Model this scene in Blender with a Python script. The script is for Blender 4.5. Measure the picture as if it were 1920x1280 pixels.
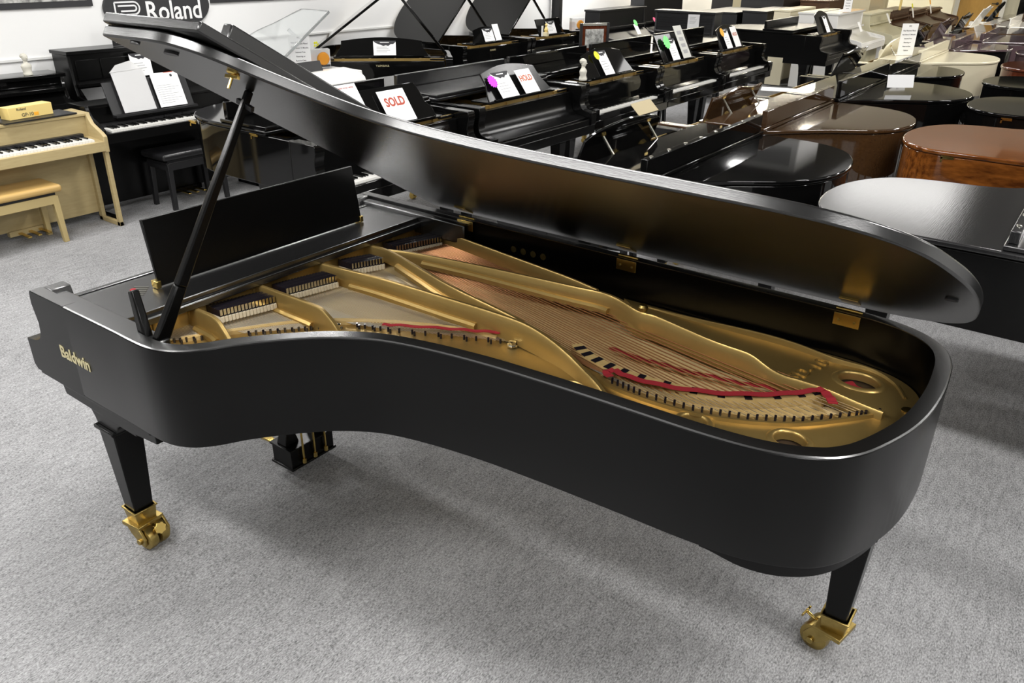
import bpy, bmesh, math, random
from mathutils import Vector, Matrix
from mathutils.geometry import tessellate_polygon
random.seed(4)
PI = math.pi
D = bpy.data
for o in list(D.objects): D.objects.remove(o)
SC = bpy.context.scene
COL = SC.collection

# ---------------------------------------------------------------- camera, world, lights, exposure
cam = D.objects.new('camera', D.cameras.new('camera')); COL.objects.link(cam)
cam.data.sensor_width = 36; cam.data.lens = 1502.2 / 1920 * 36; cam.data.clip_end = 200; cam.data.clip_start = .05
cr, cu, cw = Vector((.8037, .5949, .0108)), Vector((-.2699, .3483, .8977)), Vector((-.5303, .7244, -.4405))
cam.matrix_world = Matrix(((cr.x, cu.x, -cw.x, 2.9141), (cr.y, cu.y, -cw.y, -1.0487), (cr.z, cu.z, -cw.z, 2.0548), (0, 0, 0, 1)))
SC.camera = cam
wd = D.worlds.new('world'); SC.world = wd; wd.use_nodes = True
wd.node_tree.nodes['Background'].inputs[0].default_value = (1, 1, 1, 1)
wd.node_tree.nodes['Background'].inputs[1].default_value = .15
SC.view_settings.view_transform = 'Standard'; SC.view_settings.look = 'None'
SC.view_settings.exposure = 0.0; SC.view_settings.gamma = 1; SC.view_settings.use_curve_mapping = False
ROOM = dict(x0=-4.9, x1=8.0, y0=-5.0, y1=23.0, z=3.3)
LAMPS = []   # x, y, z of the panel top, watts
for ly, e in ((-1.35, 86), (.9, 86)):
    for lx in (-2.6, .9, 4.4): LAMPS.append((lx, ly, ROOM['z'], e))
for ly in (4.0, 7.4):
    for lx in (-3.3, .0, 3.3, 6.4): LAMPS.append((lx, ly, ROOM['z'], 60))
for ly in (10.8, 14.2, 17.6, 21.0):
    for lx in (-4.2, 3.4): LAMPS.append((lx, ly, ROOM['z'] - (.3 if ly < 15 else 0), 130))
LAMPS.append((.6, 11.9, ROOM['z'], 75))   # wide panel added over the aisle to brighten the satin grand's lid
for lx, ly, lz, e in LAMPS:
    l = D.lights.new('ceiling_lamp', 'AREA'); l.shape = 'RECTANGLE'; l.size, l.size_y = (1.9, .28) if ly < 3 else (2.0, 2.2) if ly == 11.9 else (1.18, .28)
    l.energy = e; l.color = (1, .92, .76) if ly > 12 else (1, .985, .965)
    lo = D.objects.new('ceiling_lamp', l); COL.objects.link(lo); lo.location = (lx, ly, lz - .075)

# ---------------------------------------------------------------- materials
MATS = {}
def mat(name, col, rough=.5, metal=0, noise=None, bump=None, coat=0, spec=.5, emit=0, trans=0, ior=1.45, wood=None):
    """noise=(scale, colour2, stretch xyz, contrast); bump=(scale, strength, stretch)"""
    m = D.materials.new(name); m.use_nodes = True; nt = m.node_tree; N = nt.nodes; B = N['Principled BSDF']
    def inp(k, v):
        if k in B.inputs: B.inputs[k].default_value = v
    c = (*col, 1) if len(col) == 3 else col
    inp('Base Color', c); inp('Roughness', rough); inp('Metallic', metal); inp('IOR', ior)
    inp('Coat Weight', coat); inp('Coat Roughness', .04); inp('Specular IOR Level', spec); inp('Transmission Weight', trans)
    if emit: inp('Emission Color', c); inp('Emission Strength', emit)
    tc = N.new('ShaderNodeTexCoord')
    if noise:
        sc, c2, st, con = noise
        mp = N.new('ShaderNodeMapping'); mp.inputs['Scale'].default_value = st
        nz = N.new('ShaderNodeTexNoise'); nz.inputs['Scale'].default_value = sc; nz.inputs['Detail'].default_value = 4; nz.inputs['Roughness'].default_value = .65
        rp = N.new('ShaderNodeValToRGB'); rp.color_ramp.elements[0].position = .5 - con; rp.color_ramp.elements[1].position = .5 + con
        rp.color_ramp.elements[0].color = c; rp.color_ramp.elements[1].color = (*c2, 1)
        nt.links.new(tc.outputs['Object'], mp.inputs[0]); nt.links.new(mp.outputs[0], nz.inputs['Vector'])
        nt.links.new(nz.outputs['Fac'], rp.inputs[0]); nt.links.new(rp.outputs[0], B.inputs['Base Color'])
    if bump:
        sc, s, st = bump
        mp = N.new('ShaderNodeMapping'); mp.inputs['Scale'].default_value = st
        nz = N.new('ShaderNodeTexNoise'); nz.inputs['Scale'].default_value = sc; nz.inputs['Detail'].default_value = 3
        bp = N.new('ShaderNodeBump'); bp.inputs['Strength'].default_value = s; bp.inputs['Distance'].default_value = .01
        nt.links.new(tc.outputs['Object'], mp.inputs[0]); nt.links.new(mp.outputs[0], nz.inputs['Vector'])
        nt.links.new(nz.outputs['Fac'], bp.inputs['Height']); nt.links.new(bp.outputs[0], B.inputs['Normal'])
    MATS[name] = m
    return m
M = MATS
mat('ebony_satin', (.0022, .0022, .0022), .24, bump=(40, .03, (1, 14, 14)), spec=.26)
mat('ebony_sheen', (.004, .004, .004), .26, bump=(40, .03, (1, 14, 14)), spec=1.0, ior=1.75)  # satin ebony with reflectance raised to brighten the upper surfaces
mat('ebony_lid', (.003, .003, .003), .24, bump=(30, .03, (.6, 16, 16)), spec=.75, ior=1.55)
mat('ebony_gloss', (.003, .003, .003), .045, spec=.42)
mat('ebony_brushed', (.012, .012, .0125), .17, bump=(22, .035, (14, .5, 1)), spec=1.0)
mat('black_plain', (.012, .012, .013), .4)
mat('black_vinyl', (.012, .012, .013), .28, bump=(60, .15, (1, 1, 1)))
mat('walnut_gloss', (.034, .017, .007), .06, noise=(9, (.055, .028, .011), (1, 8, 8), .25), coat=.6)
mat('bubinga_gloss', (.23, .075, .014), .1, noise=(6, (.07, .02, .005), (1, 12, 4), .16), coat=.6)
mat('redwood_gloss', (.13, .035, .015), .1, noise=(7, (.05, .012, .006), (1, 9, 3), .22), coat=.6)
mat('purple_gloss', (.07, .045, .05), .08, coat=.6)
mat('white_gloss', (.78, .77, .74), .12, coat=.4)
mat('cream_gloss', (.74, .68, .5), .16, coat=.3)
mat('beige_paint', (.58, .55, .4), .3)
mat('brown_wood', (.09, .042, .018), .35, noise=(6, (.05, .022, .01), (8, 8, 1), .25))
mat('light_oak', (.48, .385, .20), .42, noise=(7, (.40, .31, .15), (1, 1.2, 9), .3))
mat('oak_flat', (.45, .35, .16), .4)
mat('plate_gold', (.47, .325, .115), .34, .75, noise=(5, (.40, .27, .085), (1, 1, 1), .3), bump=(180, .04, (1, 1, 1)))
mat('brass', (.72, .52, .16), .22, 1)
mat('brass_aged', (.5, .37, .13), .34, 1, noise=(18, (.30, .22, .07), (1, 1, 1), .25))
mat('nickel', (.7, .68, .6), .2, 1)
mat('steel_string', (.85, .8, .68), .3, .85)
mat('copper_string', (.33, .15, .06), .36, .8)
mat('spruce', (.74, .58, .30), .45, noise=(8, (.62, .46, .22), (1, 14, 1), .3))
mat('bridge_maple', (.56, .40, .17), .45, noise=(14, (.42, .29, .11), (3, 3, 3), .3))
mat('red_felt', (.30, .012, .02), .9)
mat('white_felt', (.74, .66, .5), .9)
mat('damper_black', (.012, .010, .014), .12)
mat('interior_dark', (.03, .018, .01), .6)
mat('paper', (.86, .86, .86), .6)
mat('paper_cream', (.72, .64, .42), .6)
mat('card_tan', (.42, .35, .21), .6)
mat('paper_grey', (.5, .5, .46), .6)
mat('ink', (.03, .03, .035), .6)
mat('ink_grey', (.3, .3, .3), .6)
mat('sold_red', (.42, .06, .03), .6)
mat('hold_orange', (.5, .13, .06), .6)
mat('lettering_gold', (.62, .55, .32), .4, .2)
mat('sticker_purple', (.55, .05, .72), .6)
mat('sticker_yellow', (.85, .85, .02), .6)
mat('sticker_green', (.2, .85, .22), .6)
mat('sticker_orange', (.9, .42, .03), .6)
mat('sticker_pink', (.8, .1, .25), .6)
mat('orange_plastic', (.62, .25, .02), .35)
mat('box_yellow', (.78, .60, .22), .5)
mat('plaster', (.62, .60, .52), .6)
mat('wall_paint', (.86, .86, .85), .7, bump=(70, .06, (1, 1, 1)))
mat('wall_far_paint', (.80, .77, .62), .7)
mat('trim_paint', (.74, .74, .72), .5)
mat('added_dark_soffit', (.02, .018, .015), .7)
mat('ceiling_tile', (.5, .5, .49), .8, bump=(90, .2, (1, 1, 1)))
mat('door_wood', (.42, .25, .06), .4, noise=(5, (.34, .19, .04), (6, 6, 1), .3))
mat('sign_black', (.03, .03, .032), .5)
mat('sign_white', (.85, .85, .85), .5)
mat('white_key', (.80, .79, .75), .2)
mat('acrylic', (.80, .82, .82), .06, trans=.85, ior=1.25)
mat('plastic_film', (.9, .9, .9), .15, trans=.5, ior=1.2)
mat('diffuser', (.95, .95, .95), .5)
mat('seat_tan', (.52, .34, .12), .35)
mat('photo_print', (.16, .16, .15), .4, noise=(14, (.55, .55, .52), (1, 1, 1), .12))
def carpet():
    m = D.materials.new('carpet'); m.use_nodes = True; nt = m.node_tree; N = nt.nodes; B = N['Principled BSDF']
    tc = N.new('ShaderNodeTexCoord')
    def nz(scale, st, det=3):
        mp = N.new('ShaderNodeMapping'); mp.inputs['Scale'].default_value = st; mp.inputs['Rotation'].default_value = (0, 0, .12)
        n = N.new('ShaderNodeTexNoise'); n.inputs['Scale'].default_value = scale; n.inputs['Detail'].default_value = det; n.inputs['Roughness'].default_value = .7
        nt.links.new(tc.outputs['Object'], mp.inputs[0]); nt.links.new(mp.outputs[0], n.inputs['Vector']); return n
    a = nz(210, (1, .42, 1)); b = nz(45, (1, .22, 1)); c = nz(.9, (1, 1, 1), 2)
    m1 = N.new('ShaderNodeMix'); m1.data_type = 'FLOAT'; m1.inputs[0].default_value = .25
    nt.links.new(a.outputs['Fac'], m1.inputs[2]); nt.links.new(b.outputs['Fac'], m1.inputs[3])
    m2 = N.new('ShaderNodeMix'); m2.data_type = 'FLOAT'; m2.inputs[0].default_value = .12
    nt.links.new(m1.outputs[0], m2.inputs[2]); nt.links.new(c.outputs['Fac'], m2.inputs[3])
    rp = N.new('ShaderNodeValToRGB'); e = rp.color_ramp.elements
    e[0].position = .36; e[0].color = (.095, .095, .097, 1); e[1].position = .64; e[1].color = (.44, .44, .445, 1)
    nt.links.new(m2.outputs[0], rp.inputs[0]); nt.links.new(rp.outputs[0], B.inputs['Base Color'])
    B.inputs['Roughness'].default_value = .95; B.inputs['Specular IOR Level'].default_value = .1
    bp = N.new('ShaderNodeBump'); bp.inputs['Strength'].default_value = .5; bp.inputs['Distance'].default_value = .006
    nt.links.new(a.outputs['Fac'], bp.inputs['Height']); nt.links.new(bp.outputs[0], B.inputs['Normal'])
    MATS['carpet'] = m
carpet()

# ---------------------------------------------------------------- helpers
def tag(o, label=None, cat=None, group=None, kind=None):
    if label: o['label'] = label
    if cat: o['category'] = cat
    if group: o['group'] = group
    if kind: o['kind'] = kind
    return o
def empty(name, loc, rz=0, label=None, cat=None, group=None):
    o = D.objects.new(name, None); COL.objects.link(o); o.location = loc; o.rotation_euler = (0, 0, rz)
    o.empty_display_size = .1
    return tag(o, label, cat, group)
class MB:
    def __init__(s): s.v = []; s.f = []
    def add(s, vs, fs):
        n = len(s.v); s.v += [tuple(p) for p in vs]; s.f += [tuple(i + n for i in f) for f in fs]; return s
    def box(s, x0, x1, y0, y1, z0, z1):
        return s.add([(x0, y0, z0), (x1, y0, z0), (x1, y1, z0), (x0, y1, z0), (x0, y0, z1), (x1, y0, z1), (x1, y1, z1), (x0, y1, z1)],
                     [(0, 3, 2, 1), (4, 5, 6, 7), (0, 1, 5, 4), (1, 2, 6, 5), (2, 3, 7, 6), (3, 0, 4, 7)])
    def frustum(s, b, t, z0, z1):      # b, t = (x0,x1,y0,y1)
        return s.add([(b[0], b[2], z0), (b[1], b[2], z0), (b[1], b[3], z0), (b[0], b[3], z0), (t[0], t[2], z1), (t[1], t[2], z1), (t[1], t[3], z1), (t[0], t[3], z1)],
                     [(0, 3, 2, 1), (4, 5, 6, 7), (0, 1, 5, 4), (1, 2, 6, 5), (2, 3, 7, 6), (3, 0, 4, 7)])
    def prism(s, poly, a, b, axis='z'):
        mp = {'z': lambda u, v, w: (u, v, w), 'y': lambda u, v, w: (u, w, v), 'x': lambda u, v, w: (w, u, v)}[axis]
        n = len(poly); ar = sum(poly[i][0] * poly[(i + 1) % n][1] - poly[(i + 1) % n][0] * poly[i][1] for i in range(n))
        flip = (ar < 0) != (axis == 'y')
        vs = [mp(u, v, a) for u, v in poly] + [mp(u, v, b) for u, v in poly]
        fs = [tuple(reversed(range(n))), tuple(range(n, 2 * n))] + [(i, (i + 1) % n, n + (i + 1) % n, n + i) for i in range(n)]
        if flip: fs = [tuple(reversed(f)) for f in fs]
        return s.add(vs, fs)
    def sheet(s, outer, holes, z0, z1):  # plate with holes
        loops = [[Vector((x, y, 0)) for x, y in lp] for lp in [outer] + holes]
        tri = tessellate_polygon(loops); P = [p for lp in loops for p in lp]; n = len(P)
        vs = [(p.x, p.y, z1) for p in P] + [(p.x, p.y, z0) for p in P]; fs = []
        for t in tri:
            a, b, c = t
            if (P[b] - P[a]).cross(P[c] - P[a]).z < 0: t = (a, c, b)
            fs.append(tuple(t)); fs.append(tuple(n + i for i in reversed(t)))
        k = 0
        for lp in loops:
            m = len(lp)
            for i in range(m): fs.append((k + i, n + k + i, n + k + (i + 1) % m, k + (i + 1) % m))
            k += m
        return s.add(vs, fs)
    def tube(s, path, r, n=8, cap=True):
        path = [Vector(p) for p in path]; m = len(path); rs = r if isinstance(r, (list, tuple)) else [r] * m
        vs = []; ref = None
        for i, p in enumerate(path):
            t = (path[min(i + 1, m - 1)] - path[max(i - 1, 0)]).normalized()
            if ref is None: ref = t.orthogonal().normalized()
            a = (ref - t * ref.dot(t)).normalized(); ref = a; b = t.cross(a)
            vs += [p + (a * math.cos(2 * PI * k / n) + b * math.sin(2 * PI * k / n)) * rs[i] for k in range(n)]
        fs = [(i * n + k, i * n + (k + 1) % n, (i + 1) * n + (k + 1) % n, (i + 1) * n + k) for i in range(m - 1) for k in range(n)]
        if cap: fs += [tuple(reversed(range(n))), tuple(range((m - 1) * n, m * n))]
        return s.add(vs, fs)
    def bar(s, p, q, wa, wb, up=(0, 0, 1), ta=None, tb=None):  # box between two points; wa across, wb along up; ta/tb at the end
        p, q = Vector(p), Vector(q); t = (q - p).normalized(); u = Vector(up); a = t.cross(u).normalized(); b = a.cross(t)
        ta = ta or wa; tb = tb or wb; vs = []
        for c, x, y in ((p, wa, wb), (q, ta, tb)):
            vs += [c + a * x / 2 * i + b * y / 2 * j for i, j in ((-1, -1), (1, -1), (1, 1), (-1, 1))]
        return s.add(vs, [(0, 1, 2, 3), (7, 6, 5, 4), (0, 4, 5, 1), (1, 5, 6, 2), (2, 6, 7, 3), (3, 7, 4, 0)])
    def lathe(s, prof, c, axis='z', n=20):   # prof: (r, h)
        c = Vector(c); mp = {'z': lambda x, y, h: Vector((x, y, h)), 'y': lambda x, y, h: Vector((x, h, -y)), 'x': lambda x, y, h: Vector((h, x, y))}[axis]
        vs = []; m = len(prof)
        for r, h in prof: vs += [c + mp(r * math.cos(2 * PI * k / n), r * math.sin(2 * PI * k / n), h) for k in range(n)]
        fs = [(i * n + k, i * n + (k + 1) % n, (i + 1) * n + (k + 1) % n, (i + 1) * n + k) for i in range(m - 1) for k in range(n)]
        fs += [tuple(reversed(range(n))), tuple(range((m - 1) * n, m * n))]
        return s.add(vs, fs)
    def ribbon(s, path, sec, closed=False, cap=True):   # path of 3D points, sec = [(across, up)] closed section
        path = [Vector(p) for p in path]; m = len(path); k = len(sec); vs = []
        for i, p in enumerate(path):
            a = path[(i - 1) % m] if closed or i else p; b = path[(i + 1) % m] if closed or i < m - 1 else p
            t = (b - a); t.z = 0; t.normalize(); nrm = Vector((-t.y, t.x, 0))
            vs += [p + nrm * q[0] + Vector((0, 0, q[1])) for q in sec]
        fs = []
        for i in range(m if closed else m - 1):
            j = (i + 1) % m
            fs += [(i * k + q, j * k + q, j * k + (q + 1) % k, i * k + (q + 1) % k) for q in range(k)]
        if not closed and cap: fs += [tuple(reversed(range(k))), tuple(range((m - 1) * k, m * k))]
        return s.add(vs, fs)
    def rings(s, rr, cap=True):
        k = len(rr[0]); vs = [p for r in rr for p in r]
        fs = [(i * k + q, i * k + (q + 1) % k, (i + 1) * k + (q + 1) % k, (i + 1) * k + q) for i in range(len(rr) - 1) for q in range(k)]
        if cap: fs += [tuple(reversed(range(k))), tuple(range((len(rr) - 1) * k, len(rr) * k))]
        return s.add(vs, fs)
    def xf(s, mx): s.v = [tuple(mx @ Vector(p)) for p in s.v]; return s
    def mesh(s, name, m, smooth=35):
        me = D.meshes.new(name); me.from_pydata(s.v, [], s.f); me.materials.append(MATS[m])
        bm = bmesh.new(); bm.from_mesh(me); bmesh.ops.recalc_face_normals(bm, faces=bm.faces); bm.to_mesh(me); bm.free()
        if smooth:
            me.shade_smooth(); me.set_sharp_from_angle(angle=math.radians(smooth))
        return me
    def build(s, name, m, parent=None, bev=0, smooth=35, seg=2):
        o = D.objects.new(name, s.mesh(name, m, smooth)); COL.objects.link(o)
        if parent: o.parent = parent
        if bev:
            b = o.modifiers.new('bevel', 'BEVEL'); b.width = bev; b.segments = seg; b.limit_method = 'ANGLE'; b.angle_limit = math.radians(40)
            b.harden_normals = False
        return o
def link_mesh(name, me, parent=None, loc=None, rot=None):
    o = D.objects.new(name, me); COL.objects.link(o)
    if parent: o.parent = parent
    if loc: o.location = loc
    if rot: o.rotation_euler = rot
    return o
def text(name, body, size, m, parent, loc, rot, extrude=.0006, bold=0, align='CENTER', xs=1.0, spacing=1.0):
    c = D.curves.new(name, 'FONT'); c.body = body; c.size = size; c.extrude = extrude; c.offset = bold; c.align_x = align; c.align_y = 'CENTER'
    c.space_character = spacing; c.materials.append(MATS[m]); c.resolution_u = 3
    t = D.objects.new(name, c); COL.objects.link(t)
    me = D.meshes.new_from_object(t); D.objects.remove(t); D.curves.remove(c); me.name = name
    o = D.objects.new(name, me); COL.objects.link(o)
    if parent: o.parent = parent
    o.location = loc; o.rotation_euler = rot; o.scale = (xs, 1, 1)
    return o
def spline(pts, n, closed=False):  # Catmull-Rom (centripetal-ish) resample by count per segment
    P = [Vector(p) for p in pts]; out = []; m = len(P)
    for i in range(m if closed else m - 1):
        p0 = P[(i - 1) % m] if closed or i else P[0]; p1 = P[i]; p2 = P[(i + 1) % m]; p3 = P[(i + 2) % m] if closed or i < m - 2 else P[-1]
        for k in range(n):
            t = k / n
            out.append(.5 * ((2 * p1) + (p2 - p0) * t + (2 * p0 - 5 * p1 + 4 * p2 - p3) * t * t + (-p0 + 3 * p1 - 3 * p2 + p3) * t ** 3))
    if not closed: out.append(P[-1])
    return [tuple(p) for p in out]
def offset(pl, d):   # open polyline, offset to its left
    P = [Vector((p[0], p[1])) for p in pl]; out = []
    for i, p in enumerate(P):
        t = (P[min(i + 1, len(P) - 1)] - P[max(i - 1, 0)]).normalized(); out.append((p.x - t.y * d, p.y + t.x * d))
    return out
def circle(cx, cy, r, n=20, ry=None):
    ry = ry or r
    return [(cx + r * math.cos(2 * PI * k / n), cy + ry * math.sin(2 * PI * k / n)) for k in range(n)]
def struct(o, kind='structure'): o['kind'] = kind; return o

# ---------------------------------------------------------------- room
R = ROOM
fl = struct(MB().box(R['x0'], R['x1'], R['y0'], R['y1'], -.08, 0).build('floor', 'carpet', smooth=0))
struct(MB().box(R['x0'], R['x1'], R['y0'], R['y1'], R['z'], R['z'] + .08).build('ceiling', 'ceiling_tile', smooth=0))
struct(MB().box(R['x0'] - .12, R['x0'], R['y0'], R['y1'], -.08, R['z'] + .08).build('wall_left', 'wall_paint', smooth=0))
struct(MB().box(R['x1'], R['x1'] + .12, R['y0'], R['y1'], -.08, R['z'] + .08).build('wall_right', 'wall_paint', smooth=0))
struct(MB().box(R['x0'] - .12, R['x1'] + .12, R['y0'] - .12, R['y0'], -.08, R['z'] + .08).build('wall_front', 'wall_paint', smooth=0))
struct(MB().box(R['x0'] - .12, R['x1'] + .12, R['y1'], R['y1'] + .12, -.08, R['z'] + .08).build('wall_back', 'wall_far_paint', smooth=0))
struct(MB().box(R['x0'], R['x0'] + .018, R['y0'], 7.3, 1.12, 1.145).build('trim_1', 'trim_paint', bev=.004))
struct(MB().box(R['x0'], R['x0'] + .02, R['y0'], R['y1'], 0, .1).build('baseboard_left', 'trim_paint', bev=.003))
struct(MB().box(R['x0'], R['x0'] + .16, 9.3, 10.35, 0, R['z']).build('trim_2', 'wall_paint', bev=.004))
struct(MB().box(R['x0'] + .16, R['x0'] + .3, 10.36, 10.46, 0, R['z']).build('trim_3', 'black_plain'))
def door(nm, x0, x1, hx):
    y = R['y1']
    d = struct(MB().box(x0, x1, y - .05, y, 0, 2.1).build(nm, 'door_wood', bev=.003))
    h = MB().lathe([(.032, 0), (.032, -.012), (.012, -.014), (.012, -.05)], (hx, y - .05, .97), 'y')
    h.bar((hx, y - .1, .97), (hx - .11, y - .1, .965), .016, .02); h.build('door_handle', 'black_plain', d)
    MB().box(x0 - .1, x0, y - .07, y, 0, 2.2).build('door_frame', 'trim_paint', d); MB().box(x1, x1 + .1, y - .07, y, 0, 2.2).build('door_frame', 'trim_paint', d)
    MB().box(x0 - .1, x1 + .1, y - .07, y, 2.1, 2.2).build('door_frame', 'trim_paint', d)
door('door_1', -.98, -.06, -.15)
door('door_2', -3.75, -2.9, -3.05)
struct(MB().box(-1.62, -1.08, R['y1'] - .25, R['y1'], 0, R['z']).build('trim_4', 'wall_far_paint', bev=.01))
for lx, ly, lz, e in LAMPS:
    hx = .97 if ly < 3 else 1.03 if ly == 11.9 else .62
    hy = 1.13 if ly == 11.9 else .17
    t = empty('ceiling_light', (lx, ly, lz), 0, 'long white fluorescent light panel under the ceiling, outside the picture', 'light', 'ceiling light panels')  # shared by the wide aisle panel added for the lid reflection
    fr = MB()
    for a in ((-hx, hx, -hy, .03 - hy), (-hx, hx, hy - .03, hy), (-hx, .03 - hx, .03 - hy, hy - .03), (hx - .03, hx, .03 - hy, hy - .03)): fr.box(*a, -.07, 0)
    fr.build('frame', 'trim_paint', t); MB().box(.03 - hx, hx - .03, .03 - hy, hy - .03, -.06, -.05).build('diffuser', 'diffuser', t)
struct(MB().box(R['x0'], -.35, 9.0, 15.0, R['z'] - .3, R['z']).build('trim_5', 'added_dark_soffit', smooth=0))  # unseen dark soffit added so the baby grand's lid mirrors dark
struct(MB().box(1.5, R['x1'], 8.6, 15.0, R['z'] - .3, R['z']).build('trim_6', 'added_dark_soffit', smooth=0))  # right-hand soffit, also added to darken the lid reflections

RC = 'grand pianos in the column right of the aisle'
# ---------------------------------------------------------------- grand piano generator (keyboard at x=0, tail +x, treble side y=0, bass spine y=W)
OUT = [(.113, 0), (.40, 0), (.62, 0), (.74, -.002), (.81, 0), (.866, .012), (.92, .042), (.966, .094), (1.009, .165), (1.085, .262), (1.171, .352), (1.249, .410), (1.338, .455), (1.479, .492),
       (1.654, .520), (1.828, .535), (1.993, .545), (2.147, .552), (2.291, .558), (2.422, .573), (2.514, .599), (2.578, .632), (2.623, .670), (2.668, .741), (2.716, .878), (2.739, 1.006), (2.745, 1.149),
       (2.738, 1.273), (2.726, 1.36), (2.697, 1.437), (2.641, 1.502), (2.559, 1.547), (2.45, 1.57), (2.3, 1.575)]
BABY = [(.113, 0), (.40, 0), (.70, 0), (.80, .03), (.90, .11), (1.0, .215), (1.1, .31), (1.2, .395), (1.32, .475), (1.44, .56), (1.53, .66), (1.59, .78), (1.62, .92), (1.61, 1.08), (1.56, 1.24), (1.47, 1.37), (1.35, 1.45), (1.2, 1.49), (1.05, 1.5)]
ROUND = OUT[:15] + [(1.80, .53), (1.98, .545), (2.13, .565), (2.28, .60), (2.42, .665), (2.54, .765), (2.63, .89), (2.675, 1.03), (2.68, 1.16), (2.645, 1.30), (2.57, 1.41), (2.46, 1.49), (2.32, 1.545), (2.18, 1.57), (2.05, 1.575)]
def outline(L, W, kind):
    if kind == 'concert': b, l0, w0, k = OUT, 2.745, 1.575, .87
    elif kind == 'round': b, l0, w0, k = ROUND, 2.68, 1.575, .87
    else: b, l0, w0, k = BABY, 1.62, 1.5, .7
    pts = [((x if x < k else k + (x - k) * (L - k) / (l0 - k)), y * W / w0) for x, y in b]
    pts = spline(pts, 4) + [(.113, W)]
    return pts
def clip(pts, xf):
    W = pts[-1][1]
    return [(xf, pts[0][1])] + [p for p in pts if p[0] > xf + .01] + [(xf, W)]
ARM = [(.121, 1.0), (.115, .975), (.113, .95), (.121, .918), (.130, .883), (.124, .845), (.108, .818), (.094, .807), (.065, .797), (.029, .791), (0, .788), (.002, .687), (.02, .668), (.34, .668), (.34, 1.0)]
def arc_desk(w, h, style):
    """desk outline in (y, s), s up the desk"""
    if style == 'rect': return [(0, 0), (w, 0), (w, h), (0, h)]
    if style == 'cut': return [(0, 0), (w, 0), (w - .005, h * .25), (w - .045, h * .45), (w - .05, h * .75), (w - .07, h), (.07, h), (.05, h * .75), (.045, h * .45), (.005, h * .25)]
    p = [(0, 0), (w, 0)]
    n = 14
    if style == 'arch':
        side = [(w - .02, h * .2), (w - .065, h * .5), (w - .07, h * .82)]
        top = [(w - .07 - (w - .14) * i / n, h * .82 + h * .18 * math.sin(PI * i / n)) for i in range(1, n)]
        return p + side + top + [(w - q[0], q[1]) for q in reversed(side)]
    if style == 'wave':
        side = [(w - .01, h * .3), (w + .01, h * .75), (w + .015, h * .9)]
        top = [(w - w * i / n, h * (.86 + .16 * math.sin(PI * i / n) - .08 * abs(math.sin(2 * PI * i / n)))) for i in range(1, n)]
        return p + side + top + [(w - q[0], q[1]) for q in reversed(side)]
    if style == 'round':
        top = [(w - w * i / n, h * (.72 + .28 * math.sin(PI * i / n) ** .6)) for i in range(0, n + 1)]
        return p + top
def caster(parent, x, y, rot, s=1.0, z0=.165):
    """single brass socket, yoke, two wheels, thumb screw"""
    t = MB().frustum((-.036 * s, .036 * s, -.037 * s, .037 * s), (-.042 * s, .042 * s, -.043 * s, .043 * s), .105, z0).box(-.046 * s, .046 * s, -.047 * s, .047 * s, z0 - .006, z0)
    t.xf(Matrix.Translation((x, y, 0))); so = t.build('caster_socket', 'brass_aged', parent, bev=.002)
    mx = Matrix.Translation((x, y, 0)) @ Matrix.Rotation(rot, 4, 'Z')
    yk = MB().box(-.045, .05, -.055, .055, .092, .108)
    yk.prism([(-.02, .1), (.05, .1), (.075, .06), (.07, .03), (.045, .03), (.0, .07)], -.056, -.046, 'y'); yk.prism([(-.02, .1), (.05, .1), (.075, .06), (.07, .03), (.045, .03), (.0, .07)], .046, .056, 'y')
    yk.lathe([(.012, -.064), (.012, .064)], (.045, 0, .047), 'y', 12); yk.xf(mx).build('caster_yoke', 'brass_aged', parent, bev=.002)
    for sgn in (-1, 1):
        w = MB().lathe([(.012, -.02), (.036, -.02), (.045, -.016), (.047, 0), (.045, .016), (.036, .02), (.012, .02)], (.045, sgn * .024, .047), 'y', 24)
        w.xf(mx).build('caster_wheel', 'brass_aged', parent)
    n = 36; kn = [(.022 * (1 + .09 * math.cos(7 * a * 2 * PI / n)), a) for a in range(n)]
    pr = [(r * math.cos(2 * PI * a / n), r * math.sin(2 * PI * a / n)) for r, a in kn]
    k = MB().prism(pr, 0, .007, 'x').tube([(-.04, 0, 0), (.002, 0, 0)], .006)
    k.xf(mx @ Matrix.Translation((.095, 0, .095)) @ Matrix.Rotation(-.35, 4, 'Y')).build('thumb_screw', 'brass', parent, bev=.0015)
def plain_leg(root, x, y, m, top=.66, w=.1):
    lg = MB().frustum((x - w * .3, x + w * .3, y - w * .3, y + w * .3), (x - w * .52, x + w * .52, y - w * .52, y + w * .52), .09, top - .16)
    lg.rings([[(x + i * w * e, y + j * w * e, z) for i, j in ((-1, -1), (1, -1), (1, 1), (-1, 1))] for z, e in ((top - .16, .54), (top - .11, .57), (top - .07, .63), (top - .035, .74), (top - .012, .84), (top, .87))])
    l = lg.build('leg', m, root, bev=.004)
    c = MB().lathe([(.03, .06), (.03, .1)], (x, y, 0), 'z', 10).lathe([(.01, -.02), (.028, -.02), (.031, 0), (.028, .02), (.01, .02)], (x, y, .031), 'y', 14)
    c.build('caster', 'brass', l)
KEYS = {}
def keyboard(root, x0, y0, y1, z, wm='white_key'):
    """52 white keys and 36 black keys, as two stuff parts"""
    n = 52; st = (y1 - y0) / n; w = MB(); b = MB()
    for i in range(n): w.box(x0, x0 + .15, y0 + i * st + .0007, y0 + (i + 1) * st - .0007, z - .018, z)
    for i in range(n - 1):
        if (i % 7) in (0, 2, 3, 5, 6): b.box(x0 + .052, x0 + .15, y0 + (i + 1) * st - .0055, y0 + (i + 1) * st + .0055, z, z + .011)
    tag(w.build('white_keys', 'white_key', root, smooth=0), kind='stuff'); tag(b.build('black_keys', 'ebony_gloss', root, smooth=0), kind='stuff')
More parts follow.
